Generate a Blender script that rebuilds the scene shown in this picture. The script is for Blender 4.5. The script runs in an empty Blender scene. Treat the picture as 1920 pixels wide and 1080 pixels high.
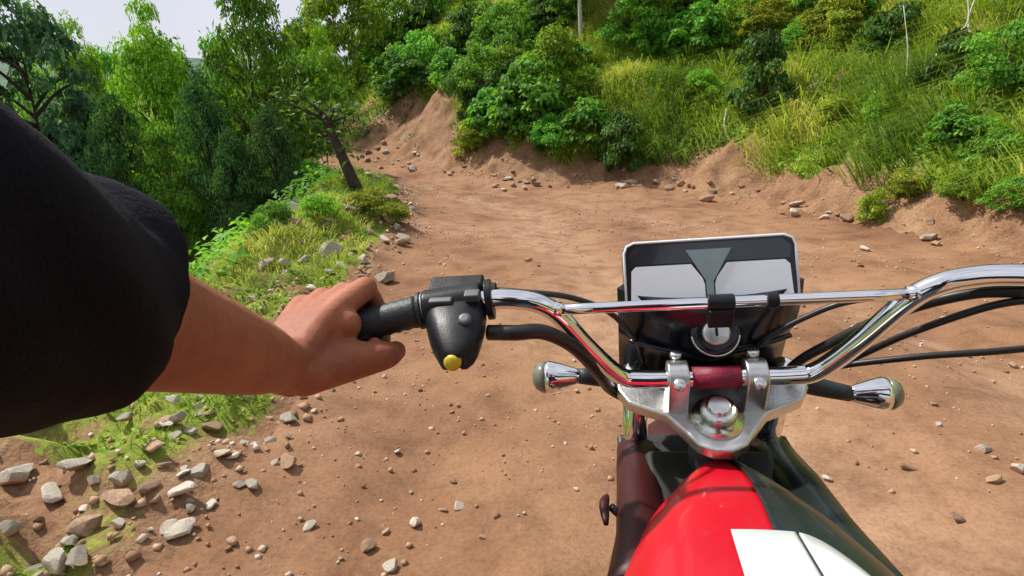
import bpy, math, random
import numpy as np
from mathutils import Matrix, Vector

# ------------------------------------------------------------------ camera, sky, sun, exposure
sc = bpy.context.scene
PI = math.pi
R = math.radians
CAM_H = 1.32
PITCH = R(15.038)
FPX = 1066.0                       # focal length in photograph pixels (1920 wide)
cam_d = bpy.data.cameras.new('camera')
cam_d.sensor_width = 36.0
cam_d.lens = 36.0 * FPX / 1920.0
cam_d.clip_start = 0.01
cam_d.clip_end = 5000
cam = bpy.data.objects.new('camera', cam_d)
cam.location = (0, 0, CAM_H)
cam.rotation_euler = (PI / 2 - PITCH, 0, 0)
sc.collection.objects.link(cam)
sc.camera = cam

SUN_EL, SUN_AZ = R(52), R(-62)      # azimuth from +Y (ahead) towards +X (right)
world = bpy.data.worlds.new('World')
sc.world = world
world.use_nodes = True
wn, wl = world.node_tree.nodes, world.node_tree.links
wn.clear()
w_out = wn.new('ShaderNodeOutputWorld')
w_bg = wn.new('ShaderNodeBackground')
w_sky = wn.new('ShaderNodeTexSky')
w_sky.sky_type = 'NISHITA'
w_sky.sun_disc = False
w_sky.sun_elevation = SUN_EL
w_sky.sun_rotation = SUN_AZ
w_sky.air_density = 1.0
w_sky.dust_density = 3.0
w_sky.ozone_density = 1.0
w_co = wn.new('ShaderNodeTexCoord')
w_nz = wn.new('ShaderNodeTexNoise')
w_nz.inputs['Scale'].default_value = 2.4
w_nz.inputs['Detail'].default_value = 6
w_rp = wn.new('ShaderNodeValToRGB')
w_rp.color_ramp.elements[0].position = 0.30
w_rp.color_ramp.elements[0].color = (0.30, 0.30, 0.30, 1)
w_rp.color_ramp.elements[1].position = 0.62
w_rp.color_ramp.elements[1].color = (0.97, 0.97, 0.97, 1)
w_mx = wn.new('ShaderNodeMix')
w_mx.data_type = 'RGBA'
w_mx.inputs[7].default_value = (7.0, 7.1, 7.9, 1)      # thin bright cloud
wl.new(w_co.outputs['Generated'], w_nz.inputs['Vector'])
wl.new(w_nz.outputs['Fac'], w_rp.inputs['Fac'])
wl.new(w_rp.outputs['Color'], w_mx.inputs[0])
wl.new(w_sky.outputs['Color'], w_mx.inputs[6])
wl.new(w_mx.outputs[2], w_bg.inputs['Color'])
w_bg.inputs['Strength'].default_value = 0.10
wl.new(w_bg.outputs[0], w_out.inputs['Surface'])

sun_d = bpy.data.lights.new('sun', 'SUN')
sun_d.energy = 5.0
sun_d.angle = R(2.0)
sun_d.color = (1.0, 0.95, 0.87)
sun = bpy.data.objects.new('sun', sun_d)
sun_dir = Vector((math.sin(SUN_AZ) * math.cos(SUN_EL), math.cos(SUN_AZ) * math.cos(SUN_EL), math.sin(SUN_EL)))
sun.rotation_euler = sun_dir.to_track_quat('Z', 'Y').to_euler()
sun.location = (0, 0, 30)
sc.collection.objects.link(sun)

sc.view_settings.view_transform = 'Standard'
sc.view_settings.look = 'None'
sc.view_settings.exposure = 0.16
sc.view_settings.gamma = 1.0
sc.view_settings.use_curve_mapping = False

rng = np.random.default_rng(7)
random.seed(7)

# ------------------------------------------------------------------ helpers
COL = sc.collection

def link(name, data=None, parent=None):
    o = bpy.data.objects.new(name, data)
    COL.objects.link(o)
    if parent is not None:
        o.parent = parent
    return o

def tag(o, label=None, cat=None, group=None, kind=None):
    if label: o['label'] = label
    if cat: o['category'] = cat
    if group: o['group'] = group
    if kind: o['kind'] = kind
    return o

def mesh_np(name, V, F, smooth=False, attrs=None):
    """V (n,3), F (m,3|4) arrays -> mesh, fast."""
    V = np.asarray(V, np.float32); F = np.asarray(F, np.int32)
    me = bpy.data.meshes.new(name)
    k = F.shape[1]
    me.vertices.add(len(V)); me.vertices.foreach_set('co', V.ravel())
    me.loops.add(F.size); me.loops.foreach_set('vertex_index', F.ravel())
    me.polygons.add(len(F))
    me.polygons.foreach_set('loop_start', np.arange(0, F.size, k, dtype=np.int32))
    me.polygons.foreach_set('loop_total', np.full(len(F), k, np.int32))
    if smooth:
        me.polygons.foreach_set('use_smooth', np.ones(len(F), bool))
    for an, av in (attrs or {}).items():
        a = me.attributes.new(an, 'FLOAT', 'POINT')
        a.data.foreach_set('value', np.asarray(av, np.float32))
    me.update(calc_edges=True)
    return me

class MB:
    """collects shapes; build() links them as ONE mesh object"""
    def __init__(s): s.v, s.f = [], []
    def add(s, V, F):
        o = len(s.v)
        s.v += [tuple(map(float, p)) for p in V]
        s.f += [tuple(i + o for i in q) for q in F]
        return s
    def build(s, name, mat, parent=None, smooth=True, bevel=0, sub=0, origin=None):
        me = bpy.data.meshes.new(name)
        v = s.v
        if origin is not None:
            v = [(p[0] - origin[0], p[1] - origin[1], p[2] - origin[2]) for p in v]
        me.from_pydata(v, [], s.f)
        me.materials.append(mat)
        if smooth:
            me.polygons.foreach_set('use_smooth', [True] * len(me.polygons))
        o = link(name, me, parent)
        if origin is not None: o.location = origin
        if bevel:
            b = o.modifiers.new('bevel', 'BEVEL'); b.width = bevel; b.segments = 3
            b.limit_method = 'ANGLE'; b.angle_limit = R(35)
            o.modifiers.new('wn', 'WEIGHTED_NORMAL')
        if sub:
            m = o.modifiers.new('sub', 'SUBSURF'); m.levels = sub; m.render_levels = sub
        return o

def smooth_path(P, n=8):
    """Catmull-Rom through the points"""
    P = np.asarray(P, float)
    Q = np.vstack([2 * P[0] - P[1], P, 2 * P[-1] - P[-2]])
    out = []
    for i in range(len(P) - 1):
        a, b, c, d = Q[i:i + 4]
        for t in np.linspace(0, 1, n, endpoint=False):
            out.append(.5 * ((2 * b) + (c - a) * t + (2 * a - 5 * b + 4 * c - d) * t * t + (3 * b - a - 3 * c + d) * t ** 3))
    out.append(P[-1])
    return np.array(out)

def tube(P, rad, seg=14, cap=True, squash=None, up=None):
    """swept tube along P; rad scalar or per point; squash scales the 2nd cross axis"""
    P = np.asarray(P, float); n = len(P)
    rad = np.full(n, rad) if np.isscalar(rad) else np.asarray(rad, float)
    T = np.gradient(P, axis=0); T /= np.linalg.norm(T, axis=1)[:, None] + 1e-12
    a = np.array(up, float) if up is not None else (np.array([0, 0, 1.]) if abs(T[0][2]) < .9 else np.array([0, 1., 0]))
    V, F = [], []
    for i in range(n):
        a = a - T[i] * a.dot(T[i]); a /= np.linalg.norm(a)
        b = np.cross(T[i], a)
        for k in range(seg):
            t = 2 * PI * k / seg
            V.append(P[i] + rad[i] * (math.cos(t) * b + math.sin(t) * a * (squash or 1)))
    for i in range(n - 1):
        for k in range(seg):
            F.append((i * seg + k, i * seg + (k + 1) % seg, (i + 1) * seg + (k + 1) % seg, (i + 1) * seg + k))
    if cap:
        F.append(tuple(range(seg - 1, -1, -1)))
        F.append(tuple((n - 1) * seg + k for k in range(seg)))
    return V, F

def lathe(prof, c, axis, seg=28, ref=None):
    """profile [(r, h)] revolved about axis through c"""
    ax = np.array(axis, float); ax /= np.linalg.norm(ax)
    a = np.array(ref if ref is not None else ((1, 0, 0) if abs(ax[0]) < .9 else (0, 1, 0)), float)
    a -= ax * a.dot(ax); a /= np.linalg.norm(a); b = np.cross(ax, a)
    c = np.array(c, float); V, F = [], []
    n = len(prof)
    for r, h in prof:
        for k in range(seg):
            t = 2 * PI * k / seg
            V.append(c + ax * h + r * (math.cos(t) * a + math.sin(t) * b))
    for i in range(n - 1):
        for k in range(seg):
            F.append((i * seg + k, i * seg + (k + 1) % seg, (i + 1) * seg + (k + 1) % seg, (i + 1) * seg + k))
    F.append(tuple(range(seg - 1, -1, -1))); F.append(tuple((n - 1) * seg + k for k in range(seg)))
    return V, F

def box(c, half, ax=None):
    A = np.eye(3) if ax is None else np.array(ax, float)
    V = [np.array(c) + A[0] * sx * half[0] + A[1] * sy * half[1] + A[2] * sz * half[2]
         for sx in (-1, 1) for sy in (-1, 1) for sz in (-1, 1)]
    F = [(0, 1, 3, 2), (4, 6, 7, 5), (0, 4, 5, 1), (2, 3, 7, 6), (0, 2, 6, 4), (1, 5, 7, 3)]
    return V, F

def prism(poly, c, e1, e2, n, depth):
    """polygon (list of 2d) in plane e1,e2 at c, extruded from -depth to 0 along n"""
    c, e1, e2, n = (np.array(q, float) for q in (c, e1, e2, n))
    V = [c + e1 * x + e2 * y for x, y in poly] + [c + e1 * x + e2 * y - n * depth for x, y in poly]
    m = len(poly)
    F = [tuple(range(m)), tuple(range(2 * m - 1, m - 1, -1))] + [(i, i + m, (i + 1) % m + m, (i + 1) % m) for i in range(m)]
    return V, F

def round_rect(w, h, r, n=6, r2=None):
    out = []
    for cx, cy, a0, rr in ((w - r, h - r, 0, r), (-w + r, h - r, 90, r), (-w + (r2 or r), -h + (r2 or r), 180, r2 or r), (w - (r2 or r), -h + (r2 or r), 270, r2 or r)):
        for k in range(n + 1):
            t = R(a0 + 90 * k / n)
            out.append((cx + rr * math.cos(t), cy + rr * math.sin(t)))
    return out

# ------------------------------------------------------------------ noise (numpy)
def _hash(ix, iy, seed):
    h = (ix.astype(np.int64) * 374761393 + iy.astype(np.int64) * 668265263 + seed * 1442695041) & 0xFFFFFFFF
    h = ((h ^ (h >> 13)) * 1274126177) & 0xFFFFFFFF
    return ((h ^ (h >> 16)) & 0xFFFFFF) / float(0xFFFFFF)

def vnoise(x, y, seed=0):
    x = np.asarray(x, float); y = np.asarray(y, float)
    ix, iy = np.floor(x), np.floor(y)
    fx, fy = x - ix, y - iy
    fx = fx * fx * fx * (fx * (fx * 6 - 15) + 10); fy = fy * fy * fy * (fy * (fy * 6 - 15) + 10)
    a, b = _hash(ix, iy, seed), _hash(ix + 1, iy, seed)
    c, d = _hash(ix, iy + 1, seed), _hash(ix + 1, iy + 1, seed)
    return (a + (b - a) * fx) * (1 - fy) + (c + (d - c) * fx) * fy - .5

def fbm(x, y, oct=4, seed=0, gain=.5):
    s, a, f = 0, 1, 1
    for i in range(oct):
        s = s + a * vnoise(x * f + 17.3 * i, y * f - 9.1 * i, seed + i); a *= gain; f *= 2.03
    return s

# ------------------------------------------------------------------ materials
def new_mat(name):
    m = bpy.data.materials.new(name); m.use_nodes = True
    nt = m.node_tree
    return m, nt, nt.nodes['Principled BSDF'], nt.nodes['Material Output']

def noise_node(nt, scale, detail=5, rough=.55, coord='Object', vec=None):
    n = nt.nodes.new('ShaderNodeTexNoise')
    n.inputs['Scale'].default_value = scale; n.inputs['Detail'].default_value = detail
    n.inputs['Roughness'].default_value = rough
    if vec is None:
        c = nt.nodes.new('ShaderNodeTexCoord'); vec = c.outputs[coord]
    nt.links.new(vec, n.inputs['Vector'])
    return n

def ramp(nt, fac, stops):
    r = nt.nodes.new('ShaderNodeValToRGB')
    el = r.color_ramp.elements
    while len(el) < len(stops): el.new(.5)
    for e, (p, c) in zip(el, stops):
        e.position = p; e.color = tuple(c) + (1,)
    nt.links.new(fac, r.inputs['Fac'])
    return r.outputs['Color']

def mixc(nt, fac, a, b, mode='MIX'):
    m = nt.nodes.new('ShaderNodeMix'); m.data_type = 'RGBA'; m.blend_type = mode
    for i, v in ((0, fac), (6, a), (7, b)):
        if isinstance(v, (int, float)): m.inputs[i].default_value = v
        elif isinstance(v, tuple): m.inputs[i].default_value = v + (1,)
        else: nt.links.new(v, m.inputs[i])
    return m.outputs[2]

def bump(nt, height, strength, dist=.01, normal=None):
    b = nt.nodes.new('ShaderNodeBump')
    b.inputs['Strength'].default_value = strength; b.inputs['Distance'].default_value = dist
    nt.links.new(height, b.inputs['Height'])
    if normal is not None: nt.links.new(normal, b.inputs['Normal'])
    return b.outputs['Normal']

def simple(name, col, rough=.5, metal=0, coat=0, nscale=None, namp=.15, bumps=0, bscale=80, rvar=.0):
    m, nt, p, o = new_mat(name)
    p.inputs['Roughness'].default_value = rough; p.inputs['Metallic'].default_value = metal
    p.inputs['Coat Weight'].default_value = coat; p.inputs['Coat Roughness'].default_value = .06
    n = noise_node(nt, nscale or 30, 5)
    lo = tuple(c * (1 - namp) for c in col); hi = tuple(min(1, c * (1 + namp)) for c in col)
    nt.links.new(ramp(nt, n.outputs['Fac'], [(.3, lo), (.7, hi)]), p.inputs['Base Color'])
    if rvar:
        rr = nt.nodes.new('ShaderNodeMapRange')
        rr.inputs['To Min'].default_value = max(.02, rough - rvar); rr.inputs['To Max'].default_value = rough + rvar
        nt.links.new(n.outputs['Fac'], rr.inputs['Value']); nt.links.new(rr.outputs[0], p.inputs['Roughness'])
    if bumps:
        b = noise_node(nt, bscale, 4)
        nt.links.new(bump(nt, b.outputs['Fac'], bumps, .003), p.inputs['Normal'])
    return m

def dirt_mat():
    m, nt, p, o = new_mat('dirt')
    at = nt.nodes.new('ShaderNodeAttribute'); at.attribute_name = 'wear'
    big = noise_node(nt, .45, 6, .62); mid = noise_node(nt, 3.2, 7, .68); fine = noise_node(nt, 55, 6, .7); grit = noise_node(nt, 230, 3, .6)
    loose = ramp(nt, big.outputs['Fac'], [(.34, (.165, .080, .043)), (.47, (.255, .135, .073)), (.60, (.305, .172, .096)), (.74, (.355, .212, .122))])
    packed = ramp(nt, mid.outputs['Fac'], [(.3, (.285, .160, .092)), (.7, (.385, .238, .148))])
    c = mixc(nt, at.outputs['Fac'], loose, packed)
    c2 = ramp(nt, mid.outputs['Fac'], [(.33, (.62, .58, .54)), (.52, (1.0, .99, .97)), (.78, (1.14, 1.14, 1.12))])
    c = mixc(nt, .8, c, c2, 'MULTIPLY')
    c3 = ramp(nt, fine.outputs['Fac'], [(.36, (.66, .64, .62)), (.52, (1, 1, 1)), (.72, (1.16, 1.16, 1.16))])
    c = mixc(nt, .6, c, c3, 'MULTIPLY')
    nt.links.new(c, p.inputs['Base Color'])
    p.inputs['Roughness'].default_value = .92; p.inputs['Specular IOR Level'].default_value = .2
    n1 = bump(nt, mid.outputs['Fac'], .4, .05)
    n2 = bump(nt, fine.outputs['Fac'], .4, .010, n1)
    n3 = bump(nt, grit.outputs['Fac'], .25, .003, n2)
    nt.links.new(n3, p.inputs['Normal'])
    return m

def ground_mat():
    """soil with moss and short growth where attribute 'veg' says so"""
    m, nt, p, o = new_mat('soil_and_moss')
    at = nt.nodes.new('ShaderNodeAttribute'); at.attribute_name = 'veg'
    mid = noise_node(nt, 2.2, 6, .65); fine = noise_node(nt, 26, 6, .7)
    soil = ramp(nt, mid.outputs['Fac'], [(.32, (.19, .098, .054)), (.5, (.30, .170, .095)), (.7, (.37, .235, .135))])
    soil = mixc(nt, .7, soil, ramp(nt, fine.outputs['Fac'], [(.35, (.55, .55, .55)), (.6, (1.1, 1.1, 1.1))]), 'MULTIPLY')
    moss = ramp(nt, mid.outputs['Fac'], [(.3, (.10, .15, .02)), (.5, (.20, .26, .04)), (.72, (.33, .35, .07))])
    moss = mixc(nt, .7, moss, ramp(nt, fine.outputs['Fac'], [(.35, (.45, .5, .4)), (.65, (1.25, 1.2, 1.1))]), 'MULTIPLY')
    add = nt.nodes.new('ShaderNodeMath'); add.operation = 'MULTIPLY_ADD'
    nt.links.new(fine.outputs['Fac'], add.inputs[0]); add.inputs[1].default_value = .9
    sub = nt.nodes.new('ShaderNodeMath'); sub.operation = 'SUBTRACT'; sub.inputs[1].default_value = .45
    nt.links.new(at.outputs['Fac'], sub.inputs[0]); nt.links.new(sub.outputs[0], add.inputs[2])
    fac = ramp(nt, add.outputs[0], [(.35, (0, 0, 0)), (.6, (1, 1, 1))])
    nt.links.new(mixc(nt, fac, soil, moss), p.inputs['Base Color'])
    p.inputs['Roughness'].default_value = .95; p.inputs['Specular IOR Level'].default_value = .15
    nt.links.new(bump(nt, fine.outputs['Fac'], .7, .03, bump(nt, mid.outputs['Fac'], .5, .15)), p.inputs['Normal'])
    return m

def leaf_mat(name, stops, trans=.42, rough=.62):
    m, nt, p, o = new_mat(name)
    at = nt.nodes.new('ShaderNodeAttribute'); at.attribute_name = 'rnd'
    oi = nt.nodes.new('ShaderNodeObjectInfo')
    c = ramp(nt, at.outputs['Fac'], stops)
    hsv = nt.nodes.new('ShaderNodeHueSaturation')
    mr = nt.nodes.new('ShaderNodeMapRange'); mr.inputs['To Min'].default_value = .75; mr.inputs['To Max'].default_value = 1.25
    nt.links.new(oi.outputs['Random'], mr.inputs['Value']); nt.links.new(mr.outputs[0], hsv.inputs['Value'])
    mh = nt.nodes.new('ShaderNodeMapRange'); mh.inputs['To Min'].default_value = .485; mh.inputs['To Max'].default_value = .515
    nt.links.new(oi.outputs['Random'], mh.inputs['Value']); nt.links.new(mh.outputs[0], hsv.inputs['Hue'])
    nt.links.new(c, hsv.inputs['Color'])
    nt.links.new(hsv.outputs[0], p.inputs['Base Color'])
    p.inputs['Roughness'].default_value = rough; p.inputs['Specular IOR Level'].default_value = .28
    t = nt.nodes.new('ShaderNodeBsdfTranslucent')
    tc = mixc(nt, 1.0, hsv.outputs[0], (1.25, 1.15, .5), 'MULTIPLY')
    nt.links.new(tc, t.inputs['Color'])
    mx = nt.nodes.new('ShaderNodeMixShader'); mx.inputs[0].default_value = trans
    nt.links.new(p.outputs[0], mx.inputs[1]); nt.links.new(t.outputs[0], mx.inputs[2])
    nt.links.new(mx.outputs[0], o.inputs['Surface'])
    return m

def stone_mat(name, a, b, dirt=(.40, .24, .14)):
    m, nt, p, o = new_mat(name)
    oi = nt.nodes.new('ShaderNodeObjectInfo')
    n = noise_node(nt, 6, 6, .65); f = noise_node(nt, 38, 5, .7)
    c = ramp(nt, n.outputs['Fac'], [(.3, a), (.7, b)])
    c = mixc(nt, .75, c, ramp(nt, f.outputs['Fac'], [(.35, (.6, .6, .6)), (.65, (1.15, 1.15, 1.15))]), 'MULTIPLY')
    hsv = nt.nodes.new('ShaderNodeHueSaturation')
    mr = nt.nodes.new('ShaderNodeMapRange'); mr.inputs['To Min'].default_value = .65; mr.inputs['To Max'].default_value = 1.3
    nt.links.new(oi.outputs['Random'], mr.inputs['Value']); nt.links.new(mr.outputs[0], hsv.inputs['Value'])
    nt.links.new(c, hsv.inputs['Color'])
    g = nt.nodes.new('ShaderNodeTexCoord'); sx = nt.nodes.new('ShaderNodeSeparateXYZ')
    nt.links.new(g.outputs['Generated'], sx.inputs[0])
    dfac = ramp(nt, sx.outputs['Z'], [(.3, (1, 1, 1)), (.62, (0, 0, 0))])
    nt.links.new(mixc(nt, dfac, hsv.outputs[0], dirt), p.inputs['Base Color'])
    p.inputs['Roughness'].default_value = .85
    nt.links.new(bump(nt, f.outputs['Fac'], .5, .01), p.inputs['Normal'])
    return m

def bark_mat(name, a, b, scale=14):
    m, nt, p, o = new_mat(name)
    c = nt.nodes.new('ShaderNodeTexCoord'); mp = nt.nodes.new('ShaderNodeMapping'); mp.inputs['Scale'].default_value = (1, 1, .18)
    nt.links.new(c.outputs['Object'], mp.inputs['Vector'])
    n = noise_node(nt, scale, 6, .7, vec=mp.outputs[0])
    nt.links.new(ramp(nt, n.outputs['Fac'], [(.3, a), (.7, b)]), p.inputs['Base Color'])
    p.inputs['Roughness'].default_value = .9
    nt.links.new(bump(nt, n.outputs['Fac'], .8, .02), p.inputs['Normal'])
    return m

M_dirt, M_ground = dirt_mat(), ground_mat()
M_leaf = {
    'mid': leaf_mat('leaf_mid_green', [(0, (0.039, 0.118, 0.016)), (.5, (0.118, 0.324, 0.039)), (1, (0.274, 0.568, 0.068))]),
    'bright': leaf_mat('leaf_bright_green', [(0, (0.060, 0.147, 0.014)), (.5, (0.199, 0.415, 0.035)), (1, (0.415, 0.657, 0.078))]),
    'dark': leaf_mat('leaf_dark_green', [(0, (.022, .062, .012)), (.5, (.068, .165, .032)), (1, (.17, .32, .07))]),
    'blue': leaf_mat('leaf_blue_green', [(0, (0.032, 0.080, 0.048)), (.5, (0.088, 0.208, 0.120)), (1, (0.224, 0.416, 0.256))]),
    'yellow': leaf_mat('leaf_yellow_green', [(0, (0.109, 0.152, 0.014)), (.5, (0.275, 0.370, 0.032)), (1, (0.522, 0.580, 0.087))]),
    'conifer': leaf_mat('leaf_deep_blue_green', [(0, (.020, .055, .022)), (.5, (.060, .150, .050)), (1, (.15, .30, .09))]),
    'hanging': leaf_mat('hanging_grass_green', [(0, (.075, .145, .02)), (.5, (.185, .28, .035)), (.85, (.33, .40, .06)), (1, (.50, .46, .13))]),
    'straw': leaf_mat('grass_straw', [(0, (.10, .18, .02)), (.55, (.25, .36, .04)), (.85, (.36, .42, .08)), (1, (.52, .47, .17))]),
}
M_bark = bark_mat('bark_brown', (.05, .032, .02), (.15, .10, .065))
M_bark_dark = bark_mat('bark_dark', (.018, .012, .01), (.06, .042, .03))
M_bark_pale = bark_mat('bark_pale', (.30, .28, .21), (.62, .60, .50))
M_stone = {
    'pale': stone_mat('stone_pale', (.42, .36, .28), (.66, .60, .50)),
    'grey': stone_mat('stone_grey', (.25, .22, .175), (.45, .40, .32)),
    'brown': stone_mat('stone_brown', (.26, .15, .09), (.48, .32, .21)),
}

# ------------------------------------------------------------------ terrain
EDGE_R = np.array([(6.0, -60), (5.6, 0), (5.3, 4), (5.1, 6.5), (4.9, 9), (4.5, 11.2), (3.5, 12.9), (1.9, 13.8), (-.4, 14.7), (-2.5, 16.9), (-5.0, 19.6), (-9, 22.4), (-15, 24.2), (-60, 33)], float)
EDGE_L = np.array([(-1.7, -60), (-1.35, 0), (-1.10, 1.7), (-1.05, 3.2), (-1.40, 6.3), (-1.62, 9), (-2.0, 11.3), (-3.0, 13.8), (-4.7, 16.0), (-8, 17.8), (-14, 19.4), (-60, 28)], float)

def pl_dist(x, y, P):
    best = np.full(x.shape, 1e9)
    for a, b in zip(P[:-1], P[1:]):
        d = b - a; L2 = d.dot(d)
        t = np.clip(((x - a[0]) * d[0] + (y - a[1]) * d[1]) / L2, 0, 1)
        best = np.minimum(best, np.hypot(x - a[0] - t * d[0], y - a[1] - t * d[1]))
    return best

ROAD_POLY = np.vstack([EDGE_R, EDGE_L[::-1]])
def in_road(x, y):
    c = np.zeros(x.shape, bool)
    P = ROAD_POLY; Q = np.roll(P, -1, 0)
    for (x0, y0), (x1, y1) in zip(P, Q):
        if y0 == y1: continue
        hit = ((y0 > y) != (y1 > y)) & (x < (x1 - x0) * (y - y0) / (y1 - y0) + x0)
        c ^= hit
    return c

GREEN = [(-1.55, 2.45, .17), (-1.30, 2.40, .16), (-2.15, 2.75, .28), (-1.45, 1.95, .14), (-1.75, 2.1, .15)]      # grassy patches of the stony verge
def terrain(x, y, full=False):
    x = np.asarray(x, float); y = np.asarray(y, float)
    wob = .35 * vnoise(x * .9, y * .9, 3) + .16 * vnoise(x * 3.1, y * 3.1, 4)
    inr = in_road(x, y)
    dR, dL = pl_dist(x, y, EDGE_R), pl_dist(x, y, EDGE_L)
    sR = np.where(inr, -dR, dR) + wob * .6; sL = np.where(inr, -dL, dL) + wob * .8
    right = (dR < dL)
    # road: gentle rise after the bend, ruts, lumps
    q = np.clip(y - 9.5, 0, 12)
    base = .0055 * q * q + .03 * np.clip(y - 21.5, 0, 200)
    road = .05 * fbm(x * .6, y * .45, 3, 11) + .035 * fbm(x * 2.6, y * 2.0, 3, 21) + .012 * fbm(x * 11, y * 11, 3, 31)
    mid = (dL - dR) / (dL + dR + 1e-6)
    road = road - .05 * np.exp(-((mid + .30) / .10) ** 2) - .05 * np.exp(-((mid - .25) / .12) ** 2)
    # bank on the hill side
    h = np.interp(sR, [-1.2, -.5, 0, .3, .7, 1.3, 2.6, 4.0, 5.4, 8, 14, 30, 100, 500], [0, .02, .10, .24, .62, 1.25, 2.25, 2.75, 4.0, 5.8, 8.5, 15, 45, 120])
    low = np.clip((x + 10.5) / 9.0, 0, 1); low = low * low * (3 - 2 * low)
    h = h * (.30 + .70 * low)
    env = np.clip(sR / 1.5, 0, 1)
    bank = h + env * (.55 * fbm(x * .55, y * .55, 3, 41) + (.42 - .27 * np.clip((.5 - x) / 2, 0, 1)) * fbm(x * 1.5, y * 1.5, 3, 51)) + np.clip(sR + .3, 0, .6) * .22 * fbm(x * 5, y * 5, 3, 61)
    # verge and fall on the valley side
    v = np.interp(sL, [-.8, -.2, .2, .7, 1.4, 2.2, 4, 10, 30, 100, 400], [0, .03, .12, .16, .08, -.35, -1.7, -5.5, -15, -38, -60])
    mound = .42 * np.exp(-(((x + 3.0) / .9) ** 2 + ((y - 10.5) / 2.6) ** 2)) + .25 * np.exp(-(((x + 2.3) / .6) ** 2 + ((y - 7) / 1.6) ** 2))
    verge = v + mound + np.clip(sL + .25, 0, .8) * (.30 * fbm(x * 1.6, y * 1.6, 3, 71) + .22 * fbm(x * 5.5, y * 5.5, 3, 81))
    side = np.where(right, bank, verge)
    s = np.where(right, sR, sL)
    k = np.clip((s + .5) / .5, 0, 1)
    z = base + road * (1 - k * .7) + side * np.where(s > -1.2, 1, 0)
    if not full: return z
    # growth mask
    n1 = fbm(x * .8, y * .8, 4, 91); n2 = fbm(x * 2.4, y * 2.4, 3, 95)
    vr = np.clip((sR - .45) / .8, 0, 1) * (.86 + .9 * n1 + .5 * n2) - 1.1 * np.clip((.5 - x) / 2.5, 0, 1) * np.clip((2.9 - sR) / 1.2, 0, 1)
    vl = np.clip((sL - .0) / .3, 0, 1) * (.60 + .8 * n1 + .9 * n2) + .30 * np.clip((y - 5) / 3, 0, 1) * np.clip(sL / .3, 0, 1)
    for gx0, gy0, gr in GREEN: vl = vl + 1.0 * np.exp(-((x - gx0) ** 2 + (y - gy0) ** 2) / gr ** 2)
    veg = np.clip(np.where(right, vr, vl), 0, 1)
    return z, s, right, veg

def ray(px, py):
    a, u = (px - 960) / FPX, (540 - py) / FPX
    c, s = math.cos(PITCH), math.sin(PITCH)
    return np.array([a, c + u * s, -s + u * c])

def at(px, py, depth):
    return np.array([0, 0, CAM_H]) + ray(px, py) * depth

def hit(px, py, near=1.0, far=60):
    """first terrain point seen through a photograph pixel"""
    t = np.geomspace(near, far, 1600)
    P = np.array([0, 0, CAM_H])[None] + ray(px, py)[None] * t[:, None]
    g = P[:, 2] - terrain(P[:, 0], P[:, 1])
    i = np.argmax(g < 0)
    return P[i] if g[i] < 0 else P[-1]

def spaced(a, b, step): return np.arange(a, b, step)
gx = np.concatenate([-np.geomspace(4.5, 420, 60)[::-1], spaced(-4.4, 8.5, .07), np.geomspace(8.6, 160, 55)])
gy = np.concatenate([[-60, -30, -15, -8, -4, -2, -1, -.4], spaced(0, 7, .06), spaced(7, 26, .11), np.geomspace(26.2, 420, 60)])
GX, GY = np.meshgrid(gx, gy)
GZ, GS, GRIGHT, GVEG = terrain(GX, GY, True)
V = np.stack([GX.ravel(), GY.ravel(), GZ.ravel()], 1)
nx_, ny_ = len(gx), len(gy)
ii = (np.arange(ny_ - 1)[:, None] * nx_ + np.arange(nx_ - 1)[None]).ravel()
F = np.stack([ii, ii + 1, ii + nx_ + 1, ii + nx_], 1)
fs = GS.ravel()[F].mean(1); fr = GRIGHT.ravel()[F].mean(1) > .5
def sub_mesh(name, mask, mat):
    f = F[mask]; u, inv = np.unique(f, return_inverse=True)
    x_, y_ = V[u][:, 0], V[u][:, 1]
    a_, b_ = pl_dist(x_, y_, EDGE_L), pl_dist(x_, y_, EDGE_R)
    md = (a_ - b_) / (a_ + b_ + 1e-6) + .10 * vnoise(x_ * .35, y_ * .35, 13)
    wear = np.clip(np.exp(-((md + .36) / .17) ** 2) + .75 * np.exp(-((md - .18) / .12) ** 2) + .8 * fbm(x_ * .9, y_ * .5, 3, 14), 0, 1)
    me = mesh_np(name, V[u], inv.reshape(f.shape), True, {'veg': GVEG.ravel()[u], 'wear': wear})
    me.materials.append(mat)
    return tag(link(name, me), kind='structure')
sub_mesh('dirt_road', fs < 0.02, M_dirt)
sub_mesh('hillside', (fs >= 0.02) & fr & (fs < 16), M_ground)
sub_mesh('verge', (fs >= 0.02) & ~fr & (fs < 14), M_ground)
M_wood, nt, p, o_ = new_mat('far_woodland')
a_ = noise_node(nt, .06, 7, .72)
nt.links.new(ramp(nt, a_.outputs['Fac'], [(.35, (.035, .075, .05)), (.65, (.12, .20, .13))]), p.inputs['Base Color'])
p.inputs['Roughness'].default_value = 1
nt.links.new(bump(nt, a_.outputs['Fac'], 1, 4), p.inputs['Normal'])
sub_mesh('valley', (fs >= 14) & ~fr, M_wood)
sub_mesh('upper_hillside', (fs >= 16) & fr, M_wood)

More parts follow.
